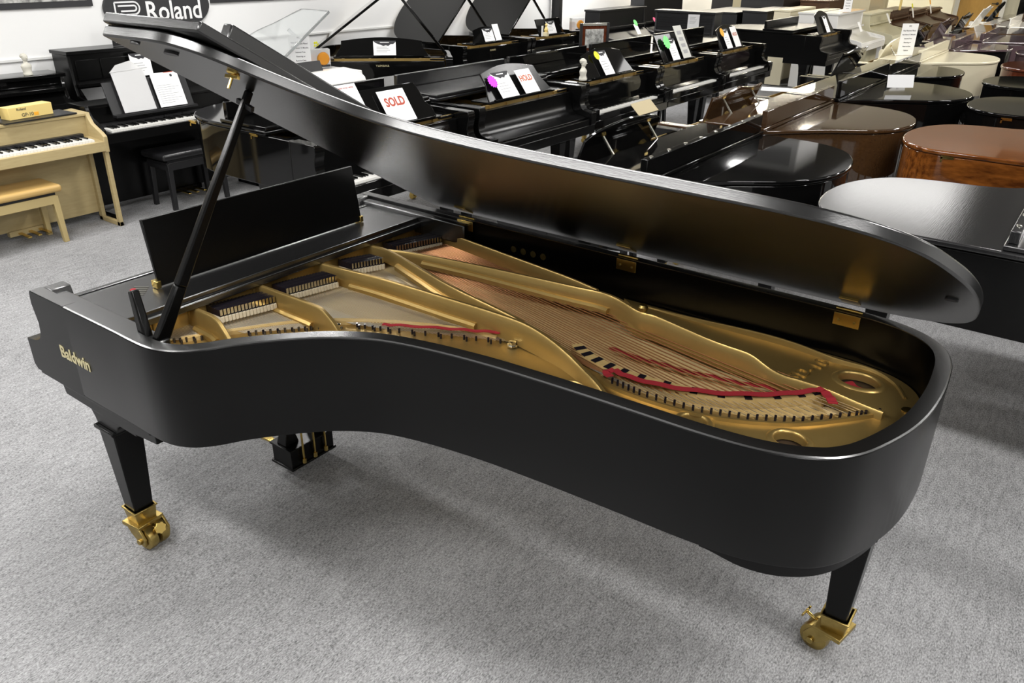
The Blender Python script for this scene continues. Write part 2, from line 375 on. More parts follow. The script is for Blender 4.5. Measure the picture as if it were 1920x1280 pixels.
def grand(name, label, x, y, rot, L, W, m, kind='baby', group='grand pianos on the showroom floor', lidm=None, flap=True, desk='arch', desk_x=.27, desk_w=.8, desk_h=.27, desk_t=.62, open_lid=None,
          fall=True, keys=False, rail=.10, screws=False, hinge=False, fold=.5, fl=.42, gold=True, deskm=None, lip=0, detail=True, stays=False, lidpart=None, prop_m=None, brand=None):
    lidm = lidm or m
    root = empty(name, (x, y, 0), rot, label, 'piano', group)
    o = outline(L, W, kind); inn = offset(o, .048)
    ob = [p for p in o]; ring = []
    for (a, b), (c, d) in zip(o, inn):
        if a > .345: ring.append([(a, b, .68), (a, b, 1.0), (c, d, 1.0), (c, d, .68)])
    ring = [[(.34, 0, .68), (.34, 0, 1.0), (.34, .048, 1.0), (.34, .048, .68)]] + ring + [[(.34, W, .68), (.34, W, 1.0), (.34, W - .048, 1.0), (.34, W - .048, .68)]]
    MB().rings(ring).build('case', m, root, bev=.005)
    for a, b in ((0, .075), (W - .075, W)): MB().prism(ARM, a, b, 'y').build('arm', m, root, bev=.004)
    MB().box(.01, .62, .002, W - .002, .61, .685).build('key_bed', m, root, bev=.004)
    MB().box(.015, .045, .075, W - .075, .685, .735).build('key_slip', m, root, bev=.003)
    inp = [p for p in clip(inn, .45)]
    MB().prism(inp, .80, .815).build('soundboard', 'spruce', root)
    if gold:
        pl = MB().box(.46, .475, .06, W - .06, .82, .935)
        for q in (.22, .41, .6, .8): pl.box(.44, .9, W * q - .01, W * q + .01, .83, .925)
        pl.build('iron_plate', 'plate_gold', root, bev=.003)
        MB().box(.25, .46, .075, W - .075, .82, .83).build('pin_block', 'plate_gold', root)
        fp = MB().box(.262, .27, .09, W - .09, .84, .972)
        for q in (.2, .35, .5, .65, .8): fp.box(.25, .27, W * q - .006, W * q + .006, .84, .968)
        fp.build('plate_front', 'plate_gold', root)
    if fall:   # closed fallboard, a curved apron
        pr = [(.05, .745), (.16, .765), (.2, .80), (.215, .86), (.217, .945), (.232, .945), (.23, .85), (.215, .79), (.17, .75), (.05, .735)]
        MB().prism(pr, .08, W - .08, 'y').build('fallboard', m, root, bev=.003)
    else:
        keys = True
        MB().prism([(.2, .745), (.215, .745), (.235, .945), (.22, .945)], .08, W - .08, 'y').build('fallboard', m, root, bev=.003)
        if keys: keyboard(root, .055, .15, W - .15, .745)
        for a, b in ((.076, .15), (W - .15, W - .076)): MB().box(.045, .2, a, b, .70, .76).build('key_block', m, root, bev=.004)
    if brand: text('name_decal', brand, .035, 'lettering_gold', root, (.2155, W / 2, .90), (PI / 2, 0, -PI / 2))
    MB().box(.238, .25, .08, W - .08, .93, .948).box(.25, fold - .02, .08, .24, .955, .97).box(.25, fold - .02, W - .24, W - .08, .955, .97).build('shelf', m, root, bev=.003)
    if desk:
        dw = desk_w; y0 = (W - dw) / 2 - (.09 if group == RC else 0)
        MB().box(desk_x - .02, desk_x + .17, y0 - .02, y0 + dw + .02, .974, .988).build('desk_tray', deskm or m, root, bev=.003)
        d = MB().prism(arc_desk(dw, desk_h, desk), 0, .014, 'x').xf(Matrix.Translation((desk_x, y0, .988)) @ Matrix.Rotation(desk_t, 4, 'Y'))
        dk = d.build('music_desk', deskm or m, root, bev=.002)
        lp = MB().box(desk_x - .035, desk_x - .003, y0 + .05, y0 + dw - .05, .988, 1.0).build('desk_ledge', deskm or m, dk, bev=.002)
        if stays:
            for q in (.2, .8):
                s = MB().bar((desk_x + .012 + .16 * math.sin(desk_t), y0 + dw * q, .99 + .17 * math.cos(desk_t)), (desk_x + .19, y0 + dw * q, .995), .012, .008).build('desk_stay', 'nickel', dk)
                MB().box(desk_x + .0 + .15 * math.sin(desk_t), desk_x + .03 + .15 * math.sin(desk_t), y0 + dw * q - .02, y0 + dw * q + .02, .985 + .17 * math.cos(desk_t), 1.0 + .17 * math.cos(desk_t)).build('stay_bracket', 'brass', dk)
            for q in (.08, .5, .9): MB().box(desk_x + .01, desk_x + .04, y0 + dw * q - .022, y0 + dw * q + .022, .988, 1.002).build('desk_hinge', 'brass', dk)
    # lid
    lo = offset(o, -.012); lp = clip(lo, fold)
    n = MB()
    if open_lid is None:
        n.prism(lp, 1.004, 1.03); l = n.build('lid', lidm, root, bev=.008, seg=3)
        T = Matrix.Identity(4)
    else:
        n.prism(lp, 0, .026)
        T = Matrix.Translation((0, W, 1.004)) @ Matrix.Rotation(-open_lid, 4, 'X') @ Matrix.Translation((0, -W, 0))
        l = n.xf(T).build('lid', lidm, root, bev=.006)
        T = T @ Matrix.Translation((0, 0, -1.004))
        px = min(1.0, L * .6); d = W - .12
        ly = W - d * math.cos(open_lid) * .8; lz = 1.0 + d * math.sin(open_lid) * .8
        MB().bar((px - .12, .05, .98), (px, ly, lz), .022, .03).build('lid_prop', prop_m or m, root, bev=.003)
    if flap:
        fb = MB().box(fold, fold + fl, .0, W, 1.031, 1.053).xf(T).build('front_flap', lidm, root, bev=.005)
        if rail:
            rb = MB().box(fold + fl - .045, fold + fl - .008, .05, W - .03, 1.054, 1.054 + rail).xf(T).build('flap_rail', lidm, root, bev=.004)
            if screws:
                for k in range(8):
                    yy = .12 + (W - .24) * k / 7
                    MB().lathe([(.010, 0), (.010, .003), (.007, .005)], (fold + fl - .026, yy, 1.054 + rail), 'z', 10).xf(T).build('rail_button', 'nickel', rb)
    if hinge:
        for hx in (fold + .12, L * .82):
            MB().box(hx - .035, hx + .035, W + .001, W + .004, .985, 1.0).box(hx + .025, hx + .035, W + .001, W + .004, .965, 1.0).box(hx - .035, hx + .035, W - .01, W + .011, .996, 1.004).build('lid_hinge', 'brass', l)
    for px, py in ((.33, .09), (.33, W - .09), (L - .32, W * .66)): plain_leg(root, px, py, m)
    if detail:
        ly = W / 2
        ped = MB().box(.36, .47, ly - .11, ly + .11, .06, .15).bar((.42, ly - .09, .15), (.42, ly - .03, .62), .03, .05).bar((.42, ly + .09, .15), (.42, ly + .03, .62), .03, .05).box(.36, .48, ly - .08, ly + .08, .59, .615).build('pedal_lyre', m, root, bev=.003)
        for q in (-.06, 0, .06): MB().box(.25, .36, ly + q - .013, ly + q + .013, .072, .082).build('pedal', 'brass', ped, bev=.002)
    return root, T

# ---------------------------------------------------------------- the big satin black concert grand in front
def concert_grand():
    W, L = 1.575, 2.745
    root = empty('concert_grand_piano', (0, 0, 0), 0, 'long satin black concert grand with its lid propped open, in the foreground', 'piano')
    o = outline(L, W, 'concert'); ZT, ZB = 1.0, .668
    # case: from behind the arms round the tail, lip 45 mm
    pts = [p for p in o if p[0] > .33] ; pts = [(.34, 0)] + pts + [(.34, W)]
    inn = offset(pts, .046); ring = []
    i1, i2 = offset(pts, .002), offset(pts, .006)
    for k, ((a, b), (c, d)) in enumerate(zip(pts, inn)): ring.append([(*i1[k], ZB), (a, b, ZB + .004), (a, b, ZT - .006), (*i1[k], ZT - .003), (c, d, ZT - .003), (c, d, ZB)])
    case = MB().rings(ring).build('case', 'ebony_satin', root, smooth=28)
    cap = []
    for k, (c, d) in enumerate(inn): cap.append([(*i1[k], ZT - .003), (*i2[k], ZT), (c, d, ZT), (c, d, ZT - .004)])
    MB().rings(cap).build('rim_sheen_strip', 'ebony_sheen', root, smooth=28)  # added strip, no separate part of the case: more sheen on the rim top
    tp = [(2.33, .60), (2.36, .60), (2.45, .592), (2.53, .612), (2.60, .66), (2.65, .73), (2.69, .84), (2.71, .95), (2.715, 1.1), (2.70, 1.28), (2.6, 1.42), (2.3, 1.40), (2.2, 1.0)]
    MB().prism([(p[0], p[1]) for p in spline([(x, y, 0) for x, y in tp[:11]], 4)] + tp[11:], .634, ZB).build('tail_block', 'ebony_satin', root)
    arm = [(x, z) for x, z in ARM]
    for a, b, inner in ((0, .046, 1), (W - .046, W, -1)):
        am = MB().prism([(x, min(z, .997)) for x, z in arm], a, b, 'y').build('arm', 'ebony_satin', root)
        MB().box(.121, .342, a + .002, b - .002, .997, 1.0).build('arm_sheen_strip', 'ebony_sheen', root)  # same kind of added strip, for sheen on the arm top
    for s, y0, y1 in ((1, .046, .115), (-1, W - .115, W - .046)):
        MB().prism([(.125, .80), (.121, .925), (.115, .97), (.121, 1.0), (.175, 1.0), (.185, .965), (.185, .80)], y0, y1, 'y').build('arm_block', 'ebony_sheen', root, bev=.004)
        y2, y3 = (.046, .095) if s > 0 else (W - .095, W - .046)
        MB().box(.185, .80, y2, y3, .90, .988).build('inner_cheek', 'ebony_sheen', root, bev=.006)
    # key bed with stepped moulding
    MB().box(.018, .716, .008, W - .008, .648, .69).build('key_bed', 'ebony_satin', root, bev=.003)
    MB().prism([(.14, .648), (.14, .632), (.15, .60), (.60, .592), (.60, .60), (.726, .612), (.726, .648)], .02, W - .02, 'y').build('bed_rail', 'ebony_satin', root, bev=.003)
    MB().box(.02, .05, .05, W - .05, .688, .75).build('key_slip', 'ebony_satin', root, bev=.003)
    MB().prism([(.05, .75), (.17, .775), (.19, .80), (.19, .955), (.2, .955), (.21, .8), (.17, .755), (.05, .74)], .116, W - .116, 'y').build('fallboard', 'ebony_satin', root, bev=.002)
    MB().box(.192, .53, .096, W - .096, .953, .97).build('music_shelf', 'ebony_sheen', root, bev=.003)
    MB().box(.205, .225, .1, W - .1, .970, .975).box(.512, .535, .096, W - .096, .945, .974).build('shelf_moulding', 'ebony_sheen', root, bev=.004)
    MB().box(.535, .552, .096, W - .096, .93, .956).build('shelf_moulding', 'ebony_sheen', root, bev=.004)
    # music desk seen from behind
    dk = MB().box(0, .016, .318, 1.288, 0, .238).xf(Matrix.Translation((.365, 0, .974)) @ Matrix.Rotation(-.16, 4, 'Y')).build('music_desk', 'ebony_satin', root, bev=.003)
    for yy in (.312, 1.282): MB().box(.35, .385, yy - .006, yy + .012, .972, .998).build('desk_hinge', 'brass', dk, bev=.002)
    for k in range(5): MB().bar((.30 + .012 * k, .268 - .012 * k, .9712), (.34 + .012 * k, .30 - .012 * k, .9712), .003, .002).build('desk_slide', 'nickel', dk)
    # soundboard, plate
    inp = clip(offset(o, .044), .5)
    MB().prism(inp, .795, .812).build('soundboard', 'spruce', root)
    rim_in = [p for p in offset(o, .05) if p[0] > .46]
    tre = [p for p in rim_in if not (p[1] > 1.4 and p[0] < 1.62)]
    inner = [(1.60, 1.50), (1.66, 1.44), (1.80, 1.36), (1.93, 1.325), (2.06, 1.295), (2.25, 1.255), (2.36, 1.24), (2.50, 1.22), (2.585, 1.245), (2.53, 1.185), (2.416, 1.062), (2.291, .972), (2.149, .92), (2.0, .905), (1.93, .90), (1.87, .905),
             (1.80, .935), (1.66, .965), (1.47, .965), (1.29, .885), (1.08, .79), (.92, .715), (.72, .485), (.60, .325), (.50, .19)]
    flange = [(.48, .052)] + tre[:] + [(1.57, 1.52)] + inner + [(.48, .17)]
    HO = [(1.289, .716, .036), (1.529, .768, .046), (1.791, .795, .046), (2.175, .848, .044), (2.430, .92, .05), (2.487, 1.389, .068)]
    holes = [circle(x, y, r, 24, r * (.8 if i == 5 else .9)) for i, (x, y, r) in enumerate(HO)]
    plate = MB().sheet(flange, holes, .828, .84).build('iron_plate', 'plate_gold', root, smooth=30)
    for i, (x, y, r) in enumerate(HO):
        ry = r * (.8 if i == 5 else .9)
        pr = [(r + .016, .0), (r + .012, .004), (r + .004, .008), (r - .003, .006), (r - .006, -.002), (r - .007, -.022)]
        m = MB(); n = 32; vs = []
        for rr, h in pr: vs += [(x + rr * math.cos(2 * PI * k / n), y + rr * ry / r * math.sin(2 * PI * k / n), .84 + h) for k in range(n)]
        m.add(vs, [(q * n + k, q * n + (k + 1) % n, (q + 1) * n + (k + 1) % n, (q + 1) * n + k) for q in range(len(pr) - 1) for k in range(n)])
        m.build('hole_ring', 'plate_gold', plate, smooth=60)
    for i, (x, y, r) in enumerate(HO): MB().prism(circle(x, y, r * 1.25, 20), .8125, .8135).build('hole_shade_disc', 'interior_dark', plate)  # dark disc puts the shade inside each plate hole into colour
    # raised outer rib following the bass hitch line
    hb = spline([(1.80, .955, 0), (1.86, .885, 0), (1.98, .868, 0), (2.148, .88, 0), (2.29, .928, 0), (2.42, 1.01, 0), (2.535, 1.135, 0), (2.60, 1.22, 0)], 6)
    MB().ribbon([(p[0], p[1], .84) for p in hb], [(-.006, 0), (.006, 0), (.004, .011), (-.004, .011)]).build('plate_rib', 'plate_gold', plate)
    # front wall of the plate with ribs
    fw = MB().box(.497, .512, .10, 1.52, .82, .93)
    fw.build('plate_wall', 'plate_gold', plate, bev=.003)
    for yy in (.2, .335, .603, .76, .9, 1.03, 1.172, 1.34):
        MB().lathe([(.008, 0), (.008, .105)], (.514, yy, .822), 'z', 8).build('wall_rib', 'plate_gold', plate)
    MB().box(.44, .51, .10, 1.50, .80, .835).build('pin_block', 'interior_dark', root)
    # struts
    def strut(pl, zt, zb, w=.013, ledge=None):
        sp = spline([(x, y, 0) for x, y in pl], 5); n = len(sp); rr = []
        cum = [0]
        for a, b in zip(sp, sp[1:]): cum.append(cum[-1] + math.dist(a, b))
        def ev(tab, t):
            for (t0, v0), (t1, v1) in zip(tab, tab[1:]):
                if t <= t1: u = (t - t0) / max(t1 - t0, 1e-6); u = u * u * (3 - 2 * u); return v0 + (v1 - v0) * u
            return tab[-1][1]
        for i, p in enumerate(sp):
            a, b = Vector(sp[max(i - 1, 0)]), Vector(sp[min(i + 1, n - 1)]); t = (b - a).normalized(); nv = Vector((-t.y, t.x, 0)); c = Vector((p[0], p[1], 0))
            u = cum[i] / cum[-1]; z1 = ev(zt, u); z0 = ev(zb, u); h = max(z1 - z0, .004)
            prof = [(-w * 1.25, 0), (w * 1.25, 0), (w * .9, h * .3), (w * .75, h - .006), (w * .4, h), (-w * .4, h), (-w * .75, h - .006), (-w * .9, h * .3)]
            rr.append([c + nv * q + Vector((0, 0, z0 + e)) for q, e in prof])
        st = MB().rings(rr).build('strut', 'plate_gold', plate, smooth=40)
        if ledge:
            k0, k1 = [min(range(n), key=lambda i: abs(cum[i] / cum[-1] - q)) for q in ledge]; lr = []
            for i in range(k0, k1 + 1):
                p = sp[i]; a, b = Vector(sp[max(i - 1, 0)]), Vector(sp[min(i + 1, n - 1)]); t = (b - a).normalized(); nv = Vector((-t.y, t.x, 0)); c = Vector((p[0], p[1], 0))
                zz = ev(zb, cum[i] / cum[-1]) + .012
                lr.append([c + nv * q + Vector((0, 0, zz + e)) for q, e in ((-.03, -.012), (-.01, -.012), (-.01, .012), (-.022, .012), (-.03, .004))])
            MB().rings(lr).build('strut_ledge', 'plate_gold', st, smooth=40)
    strut([(.505, .340), (.638, .342), (.72, .325), (.80, .30), (.90, .25)], [(0, .93), (.3, .93), (1, .845)], [(0, .85), (.6, .838), (1, .83)], ledge=(.1, .45))
    strut([(.505, .612), (.70, .614), (.838, .614), (.926, .598), (1.03, .565), (1.14, .50)], [(0, .93), (.55, .93), (1, .845)], [(0, .85), (.7, .84), (1, .83)], ledge=(.1, .5))
    strut([(.505, .901), (.701, .922), (.860, .938), (1.184, .946), (1.334, .949), (1.480, .944), (1.637, .918), (1.75, .88), (1.86, .82), (1.95, .765), (2.03, .70)], [(0, .93), (.62, .93), (.85, .885), (1, .846)], [(0, .86), (.5, .85), (.8, .836), (1, .832)], .014, ledge=(.12, .5))
    strut([(.505, 1.172), (.65, 1.176), (.875, 1.112), (1.103, 1.044), (1.38, .985), (1.49, .958)], [(0, .93), (1, .925)], [(0, .88), (1, .85)], ledge=(.25, .75))
    strut([(.64, 1.182), (.757, 1.22), (1.003, 1.263), (1.227, 1.292), (1.445, 1.316), (1.576, 1.332), (1.656, 1.316), (1.762, 1.272), (1.828, 1.275), (1.934, 1.256), (2.063, 1.232), (2.182, 1.222), (2.262, 1.205), (2.34, 1.21), (2.44, 1.215), (2.52, 1.205), (2.605, 1.195)],
          [(0, .93), (.5, .93), (.78, .915), (.86, .88), (1, .866)], [(0, .885), (.5, .86), (.6, .835), (1, .83)], .012, ledge=(.08, .5))
    strut([(.512, 1.51), (.698, 1.497), (1.130, 1.428), (1.398, 1.383), (1.55, 1.345)], [(0, .93), (1, .93)], [(0, .82), (1, .85)], .010)
    strut([(1.66, 1.50), (1.9, 1.497), (2.2, 1.50), (2.38, 1.478), (2.50, 1.485), (2.58, 1.44), (2.63, 1.36)], [(0, .845), (.5, .862), (1, .846)], [(0, .835), (1, .835)], .007)
    MB().lathe([(.014, 0), (.014, .03), (.018, .032), (.018, .042), (.012, .05)], (1.772, 1.28, .90), 'z', 12).build('nose_bolt', 'brass_aged', plate)
    for bx, by, bz in ((.90, .655, .84), (1.478, .915, .845)):
        MB().lathe([(.02, 0), (.02, .004), (.014, .005), (.014, .016), (.010, .018)], (bx, by, bz), 'z', 6).build('plate_bolt', 'nickel', plate)
    MB().lathe([(.02, 0), (.02, .004), (.01, .008)], (2.655, 1.29, .84), 'z', 10).build('plate_bolt', 'brass_aged', plate)
    tx = text('model_lettering', 'SD-10', .07, 'plate_gold', plate, (2.335, 1.37, .842), (0, 0, PI / 2 - .25), extrude=.003, spacing=1.15)
    # bridges
    MB().ribbon([(x, y, .812) for x, y, _ in spline([(.56, .26, 0), (.637, .395, 0), (.73, .54, 0), (.83, .655, 0), (.95, .745, 0), (1.072, .815, 0), (1.236, .888, 0), (1.40, .932, 0)], 5)], [(-.014, 0), (.014, 0), (.012, .042), (-.012, .042)]).build('treble_bridge', 'bridge_maple', root)
    bb = spline([(1.66, 1.03, 0), (1.729, .99, 0), (1.83, .962, 0), (1.946, .955, 0), (2.114, .98, 0), (2.255, 1.045, 0), (2.374, 1.155, 0), (2.42, 1.22, 0)], 6)
    br = MB().ribbon([(x, y, .812) for x, y, _ in bb], [(-.02, 0), (.02, 0), (.018, .05), (-.018, .05)]).build('bass_bridge', 'bridge_maple', root)
    MB().ribbon([(x + .015, y - .045, .812) for x, y, _ in bb[8:]], [(-.03, 0), (.022, 0), (.02, .02), (-.03, .014)]).build('bridge_apron', 'bridge_maple', root)
    for i in range(3, len(bb) - 1, 3):
        x, y, _ = bb[i]; t = (Vector(bb[i + 1]) - Vector(bb[i - 1])).normalized(); a = math.atan2(t.y, t.x)
        MB().box(-.011, .011, -.019, .019, .861, .8635).xf(Matrix.Translation((x, y, 0)) @ Matrix.Rotation(a, 4, 'Z')).build('bridge_notch', 'damper_black', br)
    # strings: three groups of steel (stuff), every copper wound string its own part
    def hp(tab, t):
        n = len(tab) - 1; i = min(int(t * n), n - 1); u = t * n - i
        return tab[i][0] + (tab[i + 1][0] - tab[i][0]) * u, tab[i][1] + (tab[i + 1][1] - tab[i][1]) * u
    hitch = MB()
    def section(ya, yb, tab, n, z1=.848, x0=.508):
        s = MB()
        for k in range(n):
            t = (k + .5) / n; hx, hy = hp(tab, t); ys = ya + (yb - ya) * t
            s.tube([(x0, ys, .866), (hx, hy, z1)], .00095, 3, cap=False)
            if k % 3 == 1: hitch.lathe([(.0042, 0), (.0042, .018)], (hx + .004, hy, .838), 'z', 6)
            if k % 6 == 1: hitch.lathe([(.0042, 0), (.0042, .018)], (hx + .02, hy - .006, .838), 'z', 6)
        tag(s.build('steel_strings', 'steel_string', root), kind='stuff')
    section(.14, .325, [(.50, .19), (.576, .271), (.66, .385)], 34)
    section(.36, .595, [(.69, .42), (.80, .55), (.90, .66)], 42)
    section(.635, .885, [(.93, .70), (1.068, .75), (1.279, .848), (1.47, .935)], 44)
    section(.93, 1.16, [(1.0, .955), (1.2, .965), (1.42, .965)], 32)
    tag(hitch.build('hitch_pins', 'damper_black', root), kind='stuff')
    tab = [(1.86, .905), (1.979, .89), (2.148, .902), (2.290, .954), (2.418, 1.034), (2.533, 1.159), (2.590, 1.225)]
    N = 35; hb2 = MB()
    for k in range(N):
        t = (k + .5) / N; hx, hy = hp(tab, t); ys = 1.20 + .315 * t ** .9
        th = .0014 + .0010 * t
        p0, p1 = Vector((.575 + .02 * t, ys, .878)), Vector((hx, hy, .852)); u = .93
        q = p0.lerp(p1, u)
        st = MB().tube([p0, q], th, 6).build('bass_string', 'copper_string', root)
        MB().tube([q, p1], .0011, 4, cap=False).build('string_end', 'steel_string', st)
        hb2.lathe([(.004, 0), (.004, .022)], (hx + .005, hy - .002, .838), 'z', 6)
    tag(hb2.build('bass_hitch_pins', 'damper_black', root), kind='stuff')
    # dampers
    dm = MB().box(-.04, .04, -.0052, .0052, .888, .914).mesh('damper', 'damper_black', 0)
    df = MB().box(-.038, .046, -.0048, .0048, .868, .888).mesh('damper_felt', 'white_felt', 0)
    ds = MB().box(-.041, -.03, -.003, .003, .80, .9145).box(-.018, -.0145, -.0056, .0056, .9135, .9152).box(.010, .0135, -.0056, .0056, .9135, .9152).box(.0385, .0405, -.005, .005, .893, .9145).mesh('damper_wire_glints', 'nickel', 0)  # real wire, plus thin nickel strips as painted highlights on the head
    for x0, y0, x1, y1, n in ((.530, .40, .582, .60, 16), (.556, .668, .604, .878, 17), (.552, 1.0, .606, 1.13, 11), (.545, 1.262, .615, 1.478, 17)):
        for k in range(n):
            t = (k + .5) / n; c = (x0 + (x1 - x0) * t + .02, y0 + (y1 - y0) * t, 0)
            d = link_mesh('damper', dm, root, c); link_mesh('damper_felt', df, d); link_mesh('damper_wire_glints', ds, d)
    # red felts
    def felt(pl, w, z):
        sp = spline([(x, y, 0) for x, y in pl], 6); pp = [(p[0], p[1], z + .002 * math.sin(i * 1.3)) for i, p in enumerate(sp)]
        MB().ribbon(pp, [(-w, 0), (w, 0), (w, .003), (-w, .003)]).build('red_felt_strip', 'red_felt', root)
    felt([(1.045, .735), (1.10, .768), (1.232, .842), (1.33, .893), (1.41, .936)], .008, .866)
    felt([(1.865, .93), (1.92, .918), (2.043, .936), (2.188, .995), (2.318, 1.087), (2.40, 1.175), (2.425, 1.21)], .011, .872)
    felt([(2.425, 1.21), (2.46, 1.17), (2.475, 1.145)], .014, .868)
    felt([(1.865, .93), (1.85, .905), (1.875, .885)], .012, .87)
    felt([(1.75, 1.10), (1.95, 1.10), (2.15, 1.13), (2.3, 1.17)], .010, .845)
    felt([(2.45, 1.41), (2.49, 1.38), (2.52, 1.37)], .016, .815)
    # lid, front flap folded back on it, rail
    TH = math.radians(30.5)
    T = Matrix.Translation((0, W, 1.012)) @ Matrix.Rotation(-TH, 4, 'X') @ Matrix.Translation((0, -W, 0))
    lo = offset(o, -.02); lp = clip(lo, .55)
    lid = MB().prism(lp, 0, .034).xf(T).build('lid', 'ebony_lid', root, bev=.006, seg=3)
    MB().box(.55, 1.0, -.03, W - .0, .036, .066).xf(T).build('front_flap', 'ebony_lid', root, bev=.005)
    MB().box(.865, .905, .118, W - .02, .067, .128).xf(T).build('flap_rail', 'ebony_lid', root, bev=.005)
    ct = MB().lathe([(.014, -.006), (.018, -.003), (.018, .001)], (.95, .135, 0), 'z', 14); ct.xf(T @ Matrix.Identity(4)).build('prop_catch_plate', 'brass', lid)
    MB().bar((.925, .135, -.012), (.98, .135, -.012), .009, .009).lathe([(.0045, -.045), (.0045, 0)], (.952, .135, 0), 'z', 8).xf(T).build('prop_catch', 'brass', lid)
    MB().add(*(lambda c: (c.v, c.f))(MB().prism(circle(.80, .022 + .02, .032, 20, .011), -.006, .001))).xf(T).build('lid_rest', 'black_plain', lid)
    MB().prism(circle(.69, .0, .022, 16, .008), -.005, .001).xf(T).build('lid_rest', 'black_plain', lid)
    MB().prism(circle(2.70, 1.10, .016, 16), -.004, .001).xf(T).build('lid_rest', 'black_plain', lid)
    for hx in (.77, 1.565, 2.385):
        h = MB().box(hx - .042, hx + .042, W - .052, W - .047, .952, .995).lathe([(.005, -.042), (.005, .042)], (hx, W - .035, 1.004), 'x', 8)
        h.build('lid_hinge', 'brass', root, bev=.001)
        MB().box(hx - .03, hx + .03, W - .10, W - .035, -.004, .0).xf(T).build('lid_hinge', 'brass', root, bev=.001)
        for q in (-.025, .025): MB().lathe([(.004, 0), (.004, .003)], (hx + q, W - .055, .972), 'y', 8).build('hinge_screw', 'brass_aged', root)
    # inner label
    for k in range(4): MB().prism(circle(1.03 + .05 * k, .92, .014, 14), W - .0475, W - .0465, 'y').build('medal_decal', 'brass_aged', root)
    # prop
    pb = Vector((.775, .060, .955)); q = Vector((.835, .462, 1.012 + (W - .462) * math.tan(TH)))
    mid = pb.lerp(q, .25)
    pr = MB().bar(pb, mid, .045, .030, (1, 0, 0), .036, .026).bar(mid, q, .036, .026, (1, 0, 0), .022, .02).build('lid_prop', 'ebony_satin', root, bev=.005)
    qq = pb.lerp(q, .95); MB().bar(qq + Vector((-.03, 0, .008)), qq + Vector((.035, .0, -.012)), .012, .014).build('prop_cup', 'black_plain', pr)
    sp = MB().bar((.735, .056, .955), (.668, .078, 1.115), .040, .032, (0, 1, 0), .030, .026).build('short_prop', 'ebony_satin', root, bev=.006)
    MB().lathe([(.009, 0), (.009, .002)], (.6675, .078, 1.1155), 'z', 10).build('prop_tip', 'red_felt', sp)
    MB().bar((.70, .066, .965), (.80, .05, .965), .02, .012).lathe([(.009, -.02), (.009, .02)], (.755, .046, .972), 'y', 10).build('prop_hinge', 'brass', root, bev=.002)
    # lettering on the cheek
    text('side_lettering', 'Baldwin', .062, 'lettering_gold', root, (.343, -.0012, .811), (PI / 2, 0, 0), extrude=.0008, bold=.0012, xs=.98, spacing=1.0)
    # legs
    def leg(cx, cy, rot, front):
        l = MB().frustum((cx - .034, cx + .034, cy - .037, cy + .037), (cx - .05, cx + .05, cy - .054, cy + .054), .16, .518)
        l.box(cx - .06, cx + .062, cy - .064, cy + .064, .515, .53)
        lo = l.build('leg', 'ebony_satin', root, bev=.004)
        if front:
            pf = [(cx - .053, .53), (cx - .06, .55), (cx - .085, .585), (cx - .13, .612), (cx - .2, .628), (cx - .225, .632), (.14, .645), (.62, .645), (.62, .60), (.60, .593), (.50, .585), (.475, .58), (.445, .56), (.43, .53)]
            MB().prism(pf, cy - .05, cy + .05, 'y').build('leg_bracket', 'ebony_satin', lo, bev=.003)
        else:
            MB().frustum((cx - .05, cx + .05, cy - .055, cy + .055), (cx - .055, cx + .055, cy - .06, cy + .06), .53, .64).build('leg_bracket', 'ebony_satin', lo, bev=.003)
        caster(lo, cx, cy, rot)
    leg(.358, .085, .12, True); leg(.358, W - .085, .12, True); leg(2.628, 1.125, PI - .2, False)
    # lyre
    ly = W / 2; y0, y1 = ly - .115, ly + .115
    lr = MB().box(.385, .51, y0, y1, .055, .15).box(.378, .517, y0 - .007, y1 + .007, .142, .152).box(.378, .517, y0 - .007, y1 + .007, .05, .062).build('pedal_lyre', 'ebony_satin', root, bev=.003)
    for yy in (ly - .075, ly + .075):
        MB().frustum((.415, .475, yy - .035, yy + .035), (.425, .465, yy - .02, yy + .02), .152, .22).frustum((.425, .465, yy - .02, yy + .02), (.42, .47, yy - .04, yy + .04), .22, .6).build('lyre_post', 'ebony_satin', lr, bev=.003)
    for q, yy in enumerate((ly - .06, ly, ly + .06)):
        MB().rings([[(x, yy + a, z + b) for a, b in ((-.006, 0), (.006, 0), (.006, .008), (-.006, .008))] if x > .38 else [(x, yy + a * w, z + b) for a, b in ((-.006, 0), (.006, 0), (.006, .012), (-.006, .012))] for x, z, w in ((.5, .085, 1), (.37, .085, 1), (.33, .09, 1.8), (.28, .095, 2.6), (.25, .085, 2.2), (.243, .078, 1.4))]).build('pedal', 'brass', lr, bev=.002)
        MB().tube([(.522, yy, .085), (.52, yy, .60)], .0045, 8).lathe([(.009, 0), (.009, .022)], (.522, yy, .07), 'z', 8).build('pedal_rod', 'brass', lr)
    MB().box(.36, .53, y0 + .01, y1 - .01, .585, .61).build('lyre_block', 'ebony_satin', lr)
    return root
concert_grand()
